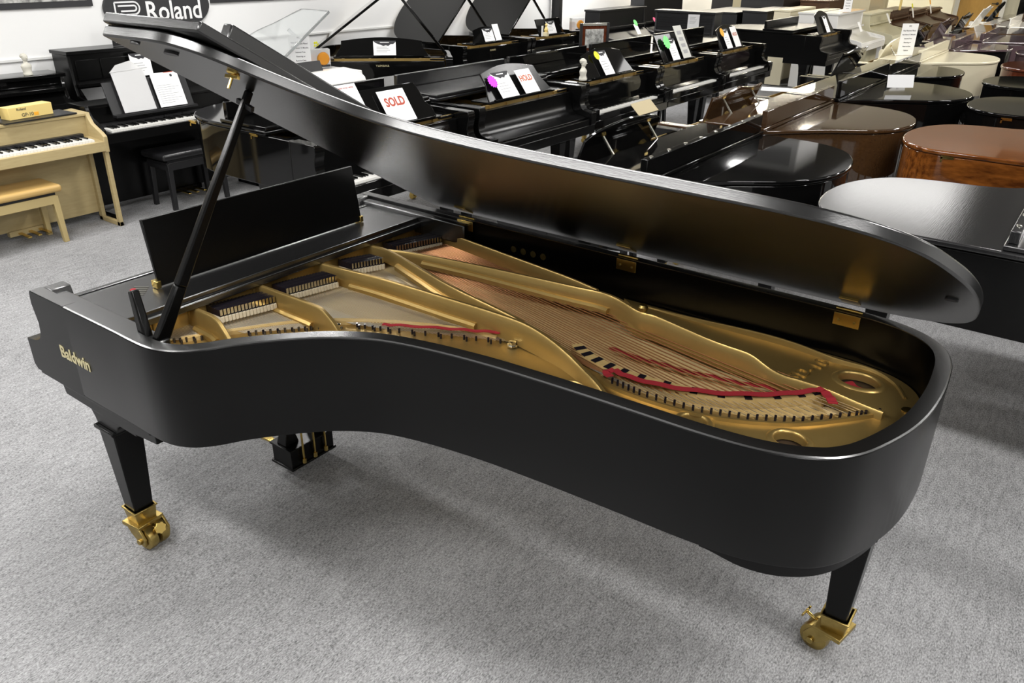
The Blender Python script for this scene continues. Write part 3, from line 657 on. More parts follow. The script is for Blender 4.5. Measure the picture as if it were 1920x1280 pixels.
#--BACKGROUND--
# ---------------------------------------------------------------- flyers, signs, small papers
def frame(root, p, t):
    """world matrix of a sheet standing on local point p of a piano, leaning back by t; it faces the player"""
    Mr = Matrix.Translation(root.location) @ Matrix.Rotation(root.rotation_euler.z, 4, 'Z')
    a, b, c = Vector((0, -1, 0)), Vector((math.sin(t), 0, math.cos(t))), Vector((-math.cos(t), 0, math.sin(t)))
    return Mr @ Matrix(((a.x, b.x, c.x, p[0] + .010), (a.y, b.y, c.y, p[1]), (a.z, b.z, c.z, p[2] + .007), (0, 0, 0, 1)))
def face(x, y, z, az, t=0):
    """a sheet standing free at x,y,z whose front looks along azimuth az, leaning back by t"""
    n = Vector((math.cos(az), math.sin(az), 0)); a = Vector((-math.sin(az), math.cos(az), 0)); b = Vector((0, 0, 1)) * math.cos(t) - n * math.sin(t); c = a.cross(b)
    return Matrix(((a.x, b.x, c.x, x), (a.y, b.y, c.y, y), (a.z, b.z, c.z, z), (0, 0, 0, 1)))
def star(r, n=14): return [((r if k % 2 else r * .8) * math.cos(PI * k / n), (r if k % 2 else r * .8) * math.sin(PI * k / n)) for k in range(2 * n)]
def sheet_thing(name, label, mx, w, h, paper='paper', cat='sign', group=None):
    t = D.objects.new(name, None); COL.objects.link(t); t.matrix_world = mx; t.empty_display_size = .05
    tag(t, label, cat, group)
    MB().box(-w / 2, w / 2, 0, h, 0, .0025).build('sheet', paper, t, smooth=0)
    return t
def flyer(label, mx, w=.16, h=.2, burst=None, bx=None, by=None, br=.05):
    t = sheet_thing('price_flyer', label, mx, w, h, cat='flyer')
    n = 9; top = [(-w / 2, h), (w / 2, h)] + [(w / 2 - w * i / n * 1.0, h - .012 - (.045 * math.sin(PI * (i + .5) / n) if i % 2 else .035 * math.sin(PI * i / n))) for i in range(n + 1)]
    MB().prism(top, .0026, .0036).build('flyer_header', 'ink', t, smooth=0)
    MB().box(-w * .2, w * .2, h - .022, h - .014, .0037, .0042).build('header_line', 'paper', t, smooth=0)
    for k in range(4): MB().box(-w * .36, w * (.1 + .07 * (k % 3)), h * (.55 - .11 * k), h * (.55 - .11 * k) + .004, .0026, .003).build('text_line', 'ink_grey', t, smooth=0)
    if burst: MB().prism(star(br), .004, .006).xf(Matrix.Translation((bx if bx is not None else -w * .5, by if by is not None else h * .75, 0))).build('starburst_sticker', burst, t, smooth=0)
    return t
def word_sign(label, mx, w, h, word, m, size, name='word_sign'):
    t = sheet_thing(name, label, mx, w, h)
    text('lettering', word, size, m, t, (0, h * .62, .0028), (0, 0, 0), bold=size * .035, xs=.86)
    return t
def plan_sign(label, mx, w=.17, h=.30):
    t = sheet_thing('payment_sign', label, mx, w, h)
    for k, (b, sz) in enumerate((('KC', .022), ('Easy Payment Plans!', .0185), ('Ask About 12 Months', .0175), ('Interest Free', .0175), ('Financing or', .0175), ('Rent-to-Own', .0175), ('Options', .0175))):
        text('lettering', b, sz, 'ink', t, (0, h * (.92 - .125 * k - (.02 if k else 0)), .0028), (0, 0, 0), bold=.0003)
    MB().box(-w / 2, w / 2, -.002, .002, -.08, .002).build('foot', 'paper', t)
    return t

# ---------------------------------------------------------------- grand pianos: right column (tails to the right)
RC = 'grand pianos in the column right of the aisle'
LR = 'grand pianos in the row left of the aisle'
g1, _ = grand('grand_piano', 'gloss black baby grand just behind the foreground piano, lid mirroring the ceiling unit', .30, 2.36, 0, 1.54, 1.58, 'ebony_gloss', group=RC, desk='round', desk_x=.32, desk_w=.86, desk_h=.23, desk_t=.35, screws=True, stays=True, fold=.46, fl=.42)
g2, _ = grand('grand_piano', 'walnut brown glossy grand with a wavy music desk behind the first black baby grand', .30, 4.0, 0, 1.53, 1.46, 'walnut_gloss', group=RC, desk='wave', desk_x=.34, desk_w=.86, desk_h=.22, desk_t=.35, screws=True, fold=.46, fl=.4, stays=True)
g3, _ = grand('grand_piano', 'black grand with a small white card on its lid, behind the walnut grand', .28, 5.5, 0, 1.65, 1.5, 'ebony_gloss', group=RC, desk=None, fold=.48, fl=.42, rail=.12)
g4, _ = grand('grand_piano', 'smaller black grand with wavy music desk, directly in front of the cream grand', .30, 7.05, 0, 1.33, 1.33, 'ebony_gloss', group=RC, desk='wave', desk_x=.30, desk_w=.8, desk_h=.26, desk_t=.4, fold=.46, fl=.4, rail=.09)
g5, _ = grand('grand_piano', 'cream white grand with a tall payment sign on it in the right column', .28, 8.42, 0, 1.45, 1.5, 'cream_gloss', group=RC, desk='round', desk_x=.38, desk_w=.9, desk_h=.26, desk_t=.4, fold=.46, fl=.4, stays=True)
g6, _ = grand('grand_piano', 'dark grand with an ornate pierced music desk directly behind the cream grand', .30, 9.97, 0, 1.38, 1.35, 'ebony_gloss', group=RC, lidm='purple_gloss', desk='wave', desk_x=.3, desk_w=.85, desk_h=.3, desk_t=.4, fold=.48, fl=.4, rail=.09)
g7, _ = grand('grand_piano', 'long dark brown grand behind the dark grand with ornate desk, lid running out of frame', .30, 11.36, 0, 2.05, 1.45, 'purple_gloss', group=RC, desk='wave', desk_x=.3, desk_w=.85, desk_h=.3, desk_t=.4, fold=.55, fl=.42, rail=.08)
g8, _ = grand('grand_piano', 'brown grand with a black rail beside the white folded desk, far right column', .30, 12.85, 0, 1.9, 1.45, 'walnut_gloss', group=RC, desk='wave', desk_x=.3, desk_w=.8, desk_h=.3, desk_t=.4, fold=.5, fl=.4, deskm='ebony_gloss')
g9, _ = grand('grand_piano', 'white grand with raised white music desk near the far door', .30, 14.35, 0, 1.8, 1.45, 'white_gloss', group=RC, desk='wave', desk_x=.3, desk_w=.85, desk_h=.36, desk_t=.5, fold=.5, fl=.4)
g10, _ = grand('grand_piano', 'black grand behind the white grand near the far door', .30, 15.9, 0, 1.7, 1.45, 'ebony_gloss', group=RC, desk='arch', desk_x=.3, desk_w=.85, desk_h=.36, desk_t=.5, fold=.5, fl=.4, lidm='walnut_gloss')
# right-hand column (tails to the left)
FR = 'grand pianos along the right edge of the photo'
grand('grand_piano', 'satin black grand at the right edge with brushed grey-streaked lid', 3.72, 3.93, PI, 1.81, 1.5, 'ebony_satin', 'round', FR, lidm='ebony_brushed', desk=None, hinge=True, fold=.56, fl=.46, rail=.05, screws=True)
grand('grand_piano', 'orange-brown figured bubinga grand at the right edge', 3.62, 5.66, PI, 1.74, 1.48, 'bubinga_gloss', 'round', FR, desk=None, hinge=True, fold=.54, fl=.45, rail=.05)
grand('grand_piano', 'black grand behind the bubinga grand at the right edge', 3.7, 7.18, PI, 1.72, 1.42, 'ebony_gloss', 'round', FR, desk=None, hinge=True, fold=.54, fl=.45, rail=.05)
grand('grand_piano', 'second black grand behind the bubinga grand, at the right edge', 3.6, 8.55, PI, 1.74, 1.3, 'ebony_gloss', 'round', FR, desk=None, fold=.54, fl=.45, rail=.05)
grand('grand_piano', 'small reddish brown grand farther back at the right edge', 3.5, 10.05, PI, 1.68, 1.4, 'redwood_gloss', 'round', FR, desk=None, fold=.54, fl=.45, rail=.05)
grand('grand_piano', 'dark purple-brown grand behind the reddish one at the right edge', 3.45, 11.45, PI, 1.68, 1.3, 'purple_gloss', 'round', FR, desk=None, fold=.54, fl=.45, rail=.05)
# left row (keyboards towards the aisle)
p1, _ = grand('grand_piano', 'gloss black grand bearing the SOLD card, under the foreground lid', -.70, 3.56, PI, 1.60, 1.5, 'ebony_gloss', group=LR, desk='cut', desk_x=.24, desk_w=.95, desk_h=.27, desk_t=.6, hinge=True, fold=.55, fl=.46, fall=False)
p2, _ = grand('grand_piano', 'satin black grand with the HOLD card and a pink-purple sticker', -.72, 5.12, PI, 1.62, 1.48, 'ebony_satin', group=LR, lidm='ebony_brushed', desk='arch', desk_x=.27, desk_w=.85, desk_h=.29, desk_t=.66, fold=.53, fl=.48, deskm='ebony_satin')
p3, _ = grand('grand_piano', 'gloss black grand with a yellow sticker on its flyer and a small bust', -.76, 6.60, PI, 1.6, 1.43, 'ebony_gloss', group=LR, desk='arch', desk_x=.27, desk_w=.85, desk_h=.28, desk_t=.6, fold=.53, fl=.48, fall=False)
p4, _ = grand('grand_piano', 'gloss black grand with a green sticker and a curled grey sheet', -.78, 8.08, PI, 1.6, 1.43, 'ebony_gloss', group=LR, desk='rect', desk_x=.27, desk_w=.72, desk_h=.3, desk_t=.5, fold=.53, fl=.48, fall=False)
p5, _ = grand('grand_piano', 'gloss black grand with an orange sticker, farthest of the left aisle row', -.80, 9.6, PI, 1.6, 1.45, 'ebony_gloss', group=LR, desk='arch', desk_x=.27, desk_w=.72, desk_h=.3, desk_t=.5, fold=.53, fl=.48, fall=False)
gc, _ = grand('grand_piano', 'satin black grand standing alone mid-aisle in front of the white uprights', -.55, 12.5, PI, 1.68, 1.45, 'ebony_satin', group=LR, desk='arch', desk_x=.27, desk_w=.7, desk_h=.34, desk_t=.5, fold=.53, fl=.45)
# back row along the left wall
BR = 'open-lid grand pianos along the left wall'
y1, _ = grand('grand_piano', 'gloss black grand with open keyboard set at an angle behind the white piano', -2.89, 5.77, math.radians(134), 1.5, 1.5, 'ebony_gloss', group=BR, desk='arch', desk_x=.3, desk_w=1.0, desk_h=.2, desk_t=.3, open_lid=.62, fall=False, keys=True, fold=.5, flap=False, brand='YAMAHA')
y2, _ = grand('grand_piano', 'gloss black open-lid grand with a curled price sheet, against the left wall', -3.4, 8.09, PI, 1.42, 1.4, 'ebony_gloss', group=BR, desk='arch', desk_x=.28, desk_w=.62, desk_h=.2, desk_t=.4, open_lid=.72, fold=.5, flap=False, fall=False, keys=True, brand='KAWAI')
y3, _ = grand('grand_piano', 'gloss black open-lid grand with a square desk, farthest along the left wall', -3.4, 9.5, PI, 1.42, 1.38, 'ebony_gloss', group=BR, desk='rect', desk_x=.28, desk_w=.6, desk_h=.22, desk_t=.4, open_lid=.72, fold=.5, flap=False)
wp, _ = grand('grand_piano', 'white grand with a clear acrylic lid between the SOLD piano and the wall', -2.85, 4.52, PI, 1.1, .92, 'white_gloss', group=BR, lidm='acrylic', desk='rect', desk_x=.3, desk_w=.3, desk_h=.12, desk_t=.4, open_lid=.56, fold=.35, flap=False, gold=False, deskm='black_plain', prop_m='acrylic', detail=False)
MB().prism([(.06, .80), (.03, .88), (.06, .95), (.14, 1.0), (.35, 1.012), (.35, .99), (.2, .96)], .02, .90, 'y').build('key_lid', 'white_gloss', wp, bev=.006)
MB().box(.352, .78, .055, .865, .974, .996).build('music_shelf', 'white_gloss', wp, bev=.003)

# ---------------------------------------------------------------- upright and digital pianos (front at x=0, back away, y from 0 to W)
def upright(name, label, x, y, rot, W, H, m, kd=.34, depth=.3, kz=.74, group='upright pianos by the walls', keys=False, legs=True, panel=True, plain=False, desk=False, cat='piano', pedals=True, tops=.03, kbm=None):
    root = empty(name, (x, y, 0), rot, label, cat, group); B = kd + depth
    for a, b in ((0, .03), (W - .03, W)):
        MB().prism([(kd, .02), (B, .02), (B, H - tops), (kd, H - tops)] if plain else [(kd, .02), (B, .02), (B, H - tops), (kd + .04, H - tops), (kd + .03, kz + .2), (kd, kz + .1), (.1, kz + .05), (.02, kz + .03), (0, kz - .02), (0, kz - .12), (kd, kz - .14)], a, b, 'y').build('side_panel', m, root, bev=.004)
    MB().box(kd + .01, B + .012, -.012, W + .012, H - tops, H).build('top_lid', m, root, bev=.004)
    up = MB().box(kd + .045, kd + .06, .03, W - .03, kz + .1, H - tops).build('upper_panel', m, root)
    if panel:
        for a, b in ((.06, W * .18), (W * .19, W * .81), (W * .82, W - .06)): MB().box(kd + .036, kd + .046, a, b, kz + .22, H - tops - .05).build('raised_panel', m, up, bev=.003)
    MB().box(kd + .02, kd + .05, .03, W - .03, .1, kz - .12).build('lower_panel', m, root)
    MB().box(0, kd, .03, W - .03, kz - .12, kz - .035).build('key_bed', m, root, bev=.004)
    MB().box(kd - .02, kd + .045, .03, W - .03, kz + .17, kz + .2).build('desk_shelf', m, root, bev=.003)
    if plain: return root
    if keys:
        keyboard(root, .05, .1, W - .1, kz)
        for a, b in ((.031, .1), (W - .1, W - .031)): MB().box(.03, .2, a, b, kz - .034, kz + .01).build('key_block', m, root)
        MB().prism([(.2, kz - .03), (kd + .05, kz - .03), (kd + .05, kz + .17), (kd - .02, kz + .16), (.21, kz + .03)], .031, W - .031, 'y').build('fallboard', m, root)
    else: MB().prism([(.01, kz - .034), (kd + .05, kz - .034), (kd + .05, kz + .15), (kd, kz + .12), (.2, kz + .03), (.03, kz + .01)], .031, W - .031, 'y').build('fallboard', m, root, bev=.004)
    MB().box(kd - .02, B, .03, W - .03, .02, .11).build('toe_rail', m, root, bev=.003)
    if legs:
        for yy in (.05, W - .05): MB().frustum((.03, .08, yy - .025, yy + .025), (.02, .09, yy - .035, yy + .035), 0, kz - .12).build('leg', m, root, bev=.004)
    if pedals:
        for q in (-.08, 0, .08): MB().box(kd - .12, kd, W / 2 + q - .015, W / 2 + q + .015, .05, .062).build('pedal', 'brass', root)
    if desk: MB().box(0, .012, W * .2, W * .8, 0, .26).xf(Matrix.Translation((kd - .01, 0, kz + .2)) @ Matrix.Rotation(.3, 4, 'Y')).build('music_desk', m, root, bev=.003)
    return root
UP = 'upright pianos by the left wall'
u2 = upright('upright_piano', 'tall matt black upright with panelled front against the left wall', -4.13, 4.04, PI, 1.5, 1.21, 'ebony_satin', group=UP, keys=True, kd=.36)
u1 = upright('upright_piano', 'gloss black upright at the far left edge, a white bust on top', -4.1, 2.46, PI, 1.48, 1.05, 'ebony_gloss', group=UP, kd=.36)
upright('upright_piano', 'gloss black upright by the left wall, added out of view past the left edge to darken reflections', -4.1, .84, PI, 1.48, 1.15, 'ebony_gloss', group=UP, kd=.36)  # unseen piano added so the SOLD grand's side mirrors something dark
def digital(name, label, x, y, rot, W, H, m, kz, leg_out, legm=None):
    root = empty(name, (x, y, 0), rot, label, 'piano', 'digital pianos by the left wall'); B = .46
    MB().prism([(.0, kz - .09), (.0, kz - .015), (.22, kz + .0), (.22, H - .025), (.2, H - .02), (.2, H), (B, H), (B, kz - .09)], .03, W - .03, 'y').build('body', m, root, bev=.003)
    for a, b in ((0, .032), (W - .032, W)):
        sd = MB().prism([(0, kz - .1), (-.005, kz + .02), (.03, kz + .045), (.15, kz + .1), (.19, H - .02), (.195, H + .003), (B, H + .003), (B, kz - .1)], a, b, 'y').build('end_cheek', m, root, bev=.004)
        MB().box(.0 + leg_out, .04 + leg_out, a, b, .0, kz - .1).box(.28, .33, a, b, 0, kz - .1).box(.0 + leg_out, .33, a, b, 0, .035).build('leg_frame', m, root, bev=.003)
    MB().box(.32, .34, .032, W - .032, .07, kz - .1).build('back_panel', m, root)
    MB().box(.23, .30, .12, .13, H, H + .001).build('groove', m, root)
    keyboard(root, .025, .09, W - .09, kz + .004)
    MB().box(.175, .222, .09, W - .09, kz, kz + .03).build('control_strip', 'black_plain', root)
    for yy in (W * .3, W * .42, W * .54): MB().lathe([(.008, 0), (.008, -.012)], (.18, yy, kz + .025), 'x', 10).build('control_knob', 'black_plain', root)
    for q in (-.075, 0, .075):
        MB().box(.14, .32, W * .42 + q - .014, W * .42 + q + .014, .045, .058).build('pedal', 'brass', root, bev=.003)
    MB().box(.3, .345, W * .42 - .15, W * .42 + .15, .035, .075).build('pedal_box', m, root)
    return root
dp0 = digital('digital_piano', 'light oak digital piano at the left edge', -3.30, 2.12, PI, 1.42, .875, 'light_oak', .70, .02)
dp1 = digital('digital_piano', 'matt black digital piano with open sheet music, beside the oak one', -3.42, 3.57, PI, 1.42, .90, 'ebony_satin', .72, .02)
MB().box(0, .014, .62, 1.3, 0, .30).xf(Matrix.Translation((.25, 0, .875)) @ Matrix.Rotation(.3, 4, 'Y')).build('music_desk', 'light_oak', dp0, bev=.01)
MB().box(0, .012, .48, 1.22, 0, .27).xf(Matrix.Translation((.16, 0, .80)) @ Matrix.Rotation(.35, 4, 'Y')).build('music_desk', 'black_plain', dp1, bev=.003)
MB().box(.11, .17, .48, 1.22, .795, .812).build('desk_ledge', 'black_plain', dp1)
def bench(name, label, x0, x1, y0, y1, h, fm, sm, group='piano benches'):
    root = empty(name, ((x0 + x1) / 2, (y0 + y1) / 2, 0), 0, label, 'bench', group); a, b = (x1 - x0) / 2, (y1 - y0) / 2
    for sx in (-1, 1):
        for sy in (-1, 1): MB().frustum((sx * a - .018, sx * a + .018, sy * b - .018, sy * b + .018), (sx * (a - .01) - .022, sx * (a - .01) + .022, sy * (b - .01) - .022, sy * (b - .01) + .022), 0, h - .07).build('leg', fm, root, bev=.003)
    ap = MB()
    ap.box(-a, a, -b - .012, -b + .012, h - .13, h - .065).box(-a, a, b - .012, b + .012, h - .13, h - .065).box(-a - .012, -a + .012, -b, b, h - .13, h - .065).box(a - .012, a + .012, -b, b, h - .13, h - .065)
    ap.build('apron', fm, root, bev=.003)
    MB().box(-a - .0, a, -b, b, h - .065, h - .045).build('mechanism', 'black_plain', root)
    MB().box(-a - .03, a + .03, -b - .05, b + .05, h - .045, h + .01).build('seat', sm, root, bev=.022, seg=4)
    return root
bench('piano_bench', 'light oak bench with tan seat in front of the oak digital piano', -3.56, -3.30, 1.12, 1.64, .43, 'oak_flat', 'seat_tan')
bench('piano_bench', 'black padded bench in front of the black digital piano', -3.66, -3.37, 2.62, 3.14, .47, 'black_plain', 'black_vinyl')
bench('piano_bench', 'black tufted bench behind the walnut grand, in front of the green-sticker grand', -.45, -.12, 6.9, 7.6, .48, 'black_plain', 'black_vinyl')
bench('piano_bench', 'black bench tucked in front of the HOLD piano', -.62, -.32, 4.1, 4.7, .48, 'black_plain', 'black_vinyl')
bench('piano_bench', 'white covered bench standing before the white upright', .0, .3, 11.2, 11.8, .5, 'white_gloss', 'paper')
# far uprights
FU = 'upright pianos at the far end'
upright('upright_piano', 'black upright with a green tag on its key lid, behind the framed photo', -3.62, 12.1, PI, 1.5, 1.2, 'black_plain', group=FU, panel=False)
upright('upright_piano', 'tall black upright beyond the one with the green tag', -3.7, 13.7, PI, 1.5, 1.36, 'black_plain', group=FU, panel=False)
ud = upright('upright_piano', 'dark grey upright with horizontal slats and a white list on it', -2.27, 10.68, PI / 2, .98, 1.23, 'black_plain', group=FU, panel=False, kd=.32)
for k in range(5): MB().box(.355, .37, .05, .93, 1.0 + k * .032, 1.008 + k * .032).build('slat', 'black_plain', ud)
def endon(label, x0, x1, y0, W, H, m):
    r = upright('upright_piano', label, x1, y0 + W, PI, W, H, m, group=FU, panel=False, plain=True, kd=.06, depth=x1 - x0 - .06, pedals=False)
endon('black upright seen from its end, left of the dark pair behind the mid-aisle grand', -3.40, -2.64, 12.95, 1.45, 1.12, 'black_plain')
endon('black upright seen from its end, right of the dark pair, beside the cream upright', -2.60, -2.12, 12.95, 1.45, 1.16, 'black_plain')
endon('cream upright between the black uprights and the white one', -2.07, -1.74, 12.95, 1.3, 1.2, 'cream_gloss')
endon('white upright standing directly behind another white upright', -1.66, -1.34, 12.95, 1.4, 1.18, 'white_gloss')
upright('upright_piano', 'glossy white upright with curved key cheeks facing the aisle', -.58, 14.32, PI, 1.42, 1.19, 'white_gloss', group=FU, panel=False, kd=.40, depth=.3, kz=.76)
upright('upright_piano', 'pale cream upright with a leaning card, behind the glossy white one', -.56, 16.15, PI, 1.4, 1.1, 'beige_paint', group=FU, panel=False, kd=.40, depth=.25)
upright('upright_piano', 'brown console piano with a yellow envelope on top', -.58, 17.75, PI, 1.42, 1.08, 'brown_wood', group=FU, kd=.4)
upright('upright_piano', 'brown spinet with an orange-red tag, farther along the row', -.58, 19.3, PI, 1.4, 1.0, 'brown_wood', group=FU, kd=.4)
upright('upright_piano', 'last brown spinet before the far pillar', -.58, 20.85, PI, 1.4, .95, 'brown_wood', group=FU, kd=.4)
endon('black upright seen from its end, in the second row behind the dark pair', -3.9, -2.45, 14.6, 1.4, 1.3, 'black_plain')
endon('dark brown upright standing behind the white ones', -2.4, -1.8, 15.2, 1.5, 1.25, 'brown_wood')
endon('cream upright far back behind the white ones', -2.3, -1.7, 17.6, 1.5, 1.3, 'cream_gloss')

# ---------------------------------------------------------------- things on the wall and on the pianos
def wall_thing(name, label, cat, y, z): return empty(name, (R['x0'], y, z), 0, label, cat)
sg = wall_thing('oval_sign', 'black oval sign with white lettering on the left wall', 'sign', 3.70, 1.51)
MB().prism(circle(0, 0, .56, 48, .255), 0, .03, 'x').build('board', 'sign_black', sg, bev=.004)
text('lettering', 'Roland', .25, 'sign_white', sg, (.0305, .155, -.05), (PI / 2, 0, PI / 2), bold=.0035, xs=.88)
lg = MB()
def stroke(pts, w):
    for a, b in zip(pts, pts[1:]): lg.bar((.032, a[0], a[1]), (.032, b[0], b[1]), .004, w, up=(0, (b[1] - a[1]) * -1, (b[0] - a[0])))
for d in (0, .032):
    cx = -.265; e = [(-.455 + d, .05 - d), (cx, .05 - d)] + [(cx + (.055 - d) * math.sin(PI * k / 8), -.005 + (.055 - d) * math.cos(PI * k / 8)) for k in range(1, 9)] + [(-.40, -.06 + d)]
    stroke(e, .014)
stroke([(-.455, .05), (-.455, -.14), (-.40, -.14), (-.40, -.06)], .014); stroke([(-.27, -.06), (-.20, -.14), (-.26, -.14), (-.32, -.06)], .014)
lg.build('emblem', 'sign_white', sg, smooth=0)
for yy, w, lab, z in ((2.3, 1.5, 'black framed poster high on the left wall, left of the oval sign', 1.54), (5.02, 1.46, 'black framed poster high on the left wall, right of the oval sign', 1.515)):
    t = wall_thing('wall_poster', lab, 'poster', yy, z)
    MB().box(0, .02, -w / 2, w / 2, 0, .8).build('board', 'sign_black', t); MB().box(.02, .024, -w / 2 + .05, w / 2 - .05, .05, .75).build('print', 'photo_print', t)
t = wall_thing('thermostat', 'small white control box on the left wall', 'wall box', 7.42, 1.28); MB().box(0, .05, -.1, .1, 0, .2).build('box', 'sign_white', t, bev=.01); MB().box(.05, .055, -.06, .06, .03, .1).build('cover', 'trim_paint', t)
t = wall_thing('socket', 'white wall socket with a black plug under the control box', 'socket', 7.25, 1.08); MB().box(0, .015, -.06, .06, 0, .1).build('plate', 'sign_white', t, bev=.004); MB().box(.015, .06, 0, .05, .05, .09).build('plug', 'black_plain', t)
def bust(label, x, y, z, s, m):
    root = empty('bust', (x, y, z), .3, label, 'statue', 'small composer busts')
    b = MB().lathe([(.046, 0), (.048, .015), (.044, .022), (.050, .05), (.058, .075), (.060, .092), (.046, .110), (.022, .122), (.020, .142)], (0, 0, 0), 'z', 20)
    b.v = [(p[0] * (.62 if .03 < p[2] < .115 else .9), p[1], p[2]) for p in b.v]
    n = len(b.v)
    b.lathe([(.012, .132), (.022, .142), (.027, .158), (.030, .175), (.028, .192), (.019, .205), (.006, .210)], (.004, 0, 0), 'z', 16)
    b.lathe([(.003, -.004), (.007, 0), (.003, .008)], (.033, 0, .168), 'x', 8).xf(Matrix.Scale(s, 4)).build('head_and_shoulders', m, root)
    MB().lathe([(.024, .165), (.034, .178), (.035, .195), (.024, .210), (.008, .216)], (-.008, 0, 0), 'z', 14).xf(Matrix.Scale(s, 4)).build('hair', m, root)
    return root
bust('white plaster bust on the gloss black upright at the left edge', -4.55, 2.2, 1.052, .8, 'plaster')
bust('cream bust standing on the yellow-sticker grand', -1.0, 5.32, 1.005, .85, 'plaster')
# boxes, book, paper on the left
t = empty('cardboard_box', (-3.62, 1.72, .8885), math.radians(8), 'yellow product box on the oak digital piano', 'box')
MB().box(-.055, .055, -.17, .17, 0, .085).build('carton', 'box_yellow', t, bev=.002)
text('lettering', 'Roland', .026, 'ink', t, (.056, -.07, .068), (PI / 2, 0, PI / 2)); text('lettering', 'GP-10', .036, 'ink', t, (.056, -.03, .024), (PI / 2, 0, PI / 2))
MB().box(.055, .0565, .02, .055, .010, .034).build('orange_square', 'sticker_orange', t)
t = empty('black_board', (-3.60, 1.74, .8785), math.radians(4), 'flat dark board under the yellow box on the oak digital piano', 'board'); MB().box(-.12, .12, -.26, .28, 0, .009).build('board', 'black_plain', t)
t = sheet_thing('sheet_music', 'white sheet standing at the left edge on the oak music desk', frame(dp0, (.215, 1.12, .895), .3), .2, .27, cat='sheet music')
t = sheet_thing('sheet_music', 'open white booklet page with a coloured logo on the black digital piano', frame(dp1, (.135, .68, .812), .35), .25, .28, cat='sheet music')
for k in range(9): MB().box(-.1, .02 + .02 * ((k * 7) % 5), .03 + k * .018, .033 + k * .018, .0026, .003).build('text_line', 'ink_grey', t, smooth=0)
MB().prism(circle(.06, .25, .012, 10), .0026, .003).build('logo', 'ink', t); MB().box(-.0, .09, .275, .28, .0026, .003).build('logo_line', 'sold_red', t)
t = sheet_thing('sheet_music', 'plastic-wrapped white booklet leaning beside the open page on the black digital piano', frame(dp1, (.130, .99, .812), .35), .26, .32, cat='sheet music')
MB().prism([(-.15, .32), (.13, .33), (.05, .40), (-.08, .375)], -.002, .008).build('plastic_wrap', 'plastic_film', t); MB().box(-.142, .14, -.002, .33, .004, .005).build('plastic_sleeve', 'plastic_film', t)
for k in range(7): MB().box(-.09, -.02 + .03 * (k % 3), .06 + k * .02, .063 + k * .02, .0026, .003).build('text_line', 'ink_grey', t, smooth=0)
flyer('white price flyer on the tall matt black upright', frame(u2, (.33, .86, .945), .12), .2, .2)
t = empty('picture_frame', (-4.62, 3.14, 1.212), 0, 'dark framed picture on the tall matt black upright', 'picture'); MB().box(-.02, 0, -.11, .11, 0, .2).build('frame', 'black_plain', t, bev=.004); MB().box(0, .003, -.085, .085, .025, .175).build('print', 'photo_print', t)
# aisle row cards
word_sign('white SOLD card on the gloss black grand', frame(p1, (.214, .62, .995), .6), .25, .23, 'SOLD', 'sold_red', .085)
t = sheet_thing('order_sheet', 'tall white handwritten order sheet beside the SOLD card', frame(p1, (.235, .98, .995), .6), .22, .31, cat='paper')
text('lettering', 'HOLD PIANO WORK ORDER', .013, 'sold_red', t, (0, .285, .003), (0, 0, 0))
for k in range(9): MB().box(-.09, .0 + .02 * ((k * 5) % 5), .03 + k * .026, .033 + k * .026, .0026, .003).build('text_line', 'ink_grey', t, smooth=0)
word_sign('white HOLD card with orange letters on the satin black grand', frame(p2, (.232, .62, .995), .66), .2, .21, 'HOLD', 'hold_orange', .07)
flyer('price flyer with pink-purple burst beside the HOLD card', frame(p2, (.232, .92, .995), .66), .22, .22, 'sticker_purple', -.13, .15, .055)
flyer('price flyer with yellow burst on the grand with the cream bust', frame(p3, (.235, .78, .995), .6), .17, .24, 'sticker_yellow', -.09, .2, .045)
flyer('price flyer with large green burst', frame(p4, (.235, .82, .995), .5), .17, .23, 'sticker_green', -.1, .2, .075)
t = sheet_thing('grey_sheet', 'curled grey sheet beside the green burst flyer', frame(p4, (.235, .56, .995), .5), .19, .36, 'paper_grey', 'paper')
for k in range(4): MB().box(-.05, .05, .05 + k * .07, .09 + k * .07, .0026, .003).build('sketch', 'ink_grey', t, smooth=0)
flyer('price flyer with orange burst on the farthest aisle grand', frame(p5, (.235, .86, .995), .5), .16, .24, 'sticker_orange', -.09, .2, .055)
word_sign('small white card reading HOLD beside the orange burst flyer', frame(p5, (.235, .60, .995), .5), .17, .25, 'HOLD', 'hold_orange', .055)
flyer('price flyer on the mid-aisle satin grand', frame(gc, (.24, .72, .995), .5), .16, .25)
flyer('price flyer on the angled grand with open keyboard', frame(y1, (.28, .72, .995), .3), .24, .15)
flyer('price flyer on the open-lid grand by the left wall', frame(y2, (.262, .68, .995), .4), .2, .16)
t = sheet_thing('curled_sheet', 'white curled sheet beside the flyer on the open-lid grand', frame(y2, (.262, .50, .995), .4), .12, .2, cat='paper')
flyer('price flyer on the square-desk grand by the left wall', frame(y3, (.262, .68, .995), .4), .2, .17)
plan_sign('tall white payment plan sign on the white acrylic-lid piano', face(-3.40, 4.16, 1.0, -.5), .19, .30)
plan_sign('tall white payment plan sign on the cream grand', face(.88, 8.90, 1.057, -.75), .19, .32)
def gadget(label, x, y, z, s=1):
    root = empty('orange_package', (x, y, z), -.5, label, 'package', 'orange gadget packages')
    MB().box(-.04, .04, -.1, .1, 0, .17).build('blister_pack', 'plastic_film', root, bev=.004); MB().box(-.038, .038, -.098, -.05, .01, .12).build('side_card', 'orange_plastic', root)
    MB().lathe([(.055, .042), (.06, .05), (.05, .062)], (0, .03, .085), 'x', 20).build('round_gadget', 'orange_plastic', root); MB().box(.0, .043, -.04, .095, .01, .03).build('base_card', 'ink', root)
gadget('orange gadget in a clear pack beside the payment sign on the white piano', -3.40, 4.38, 1.0)
gadget('orange gadget in a clear pack at the end of the square-desk grand', -3.62, 9.35, 1.005)
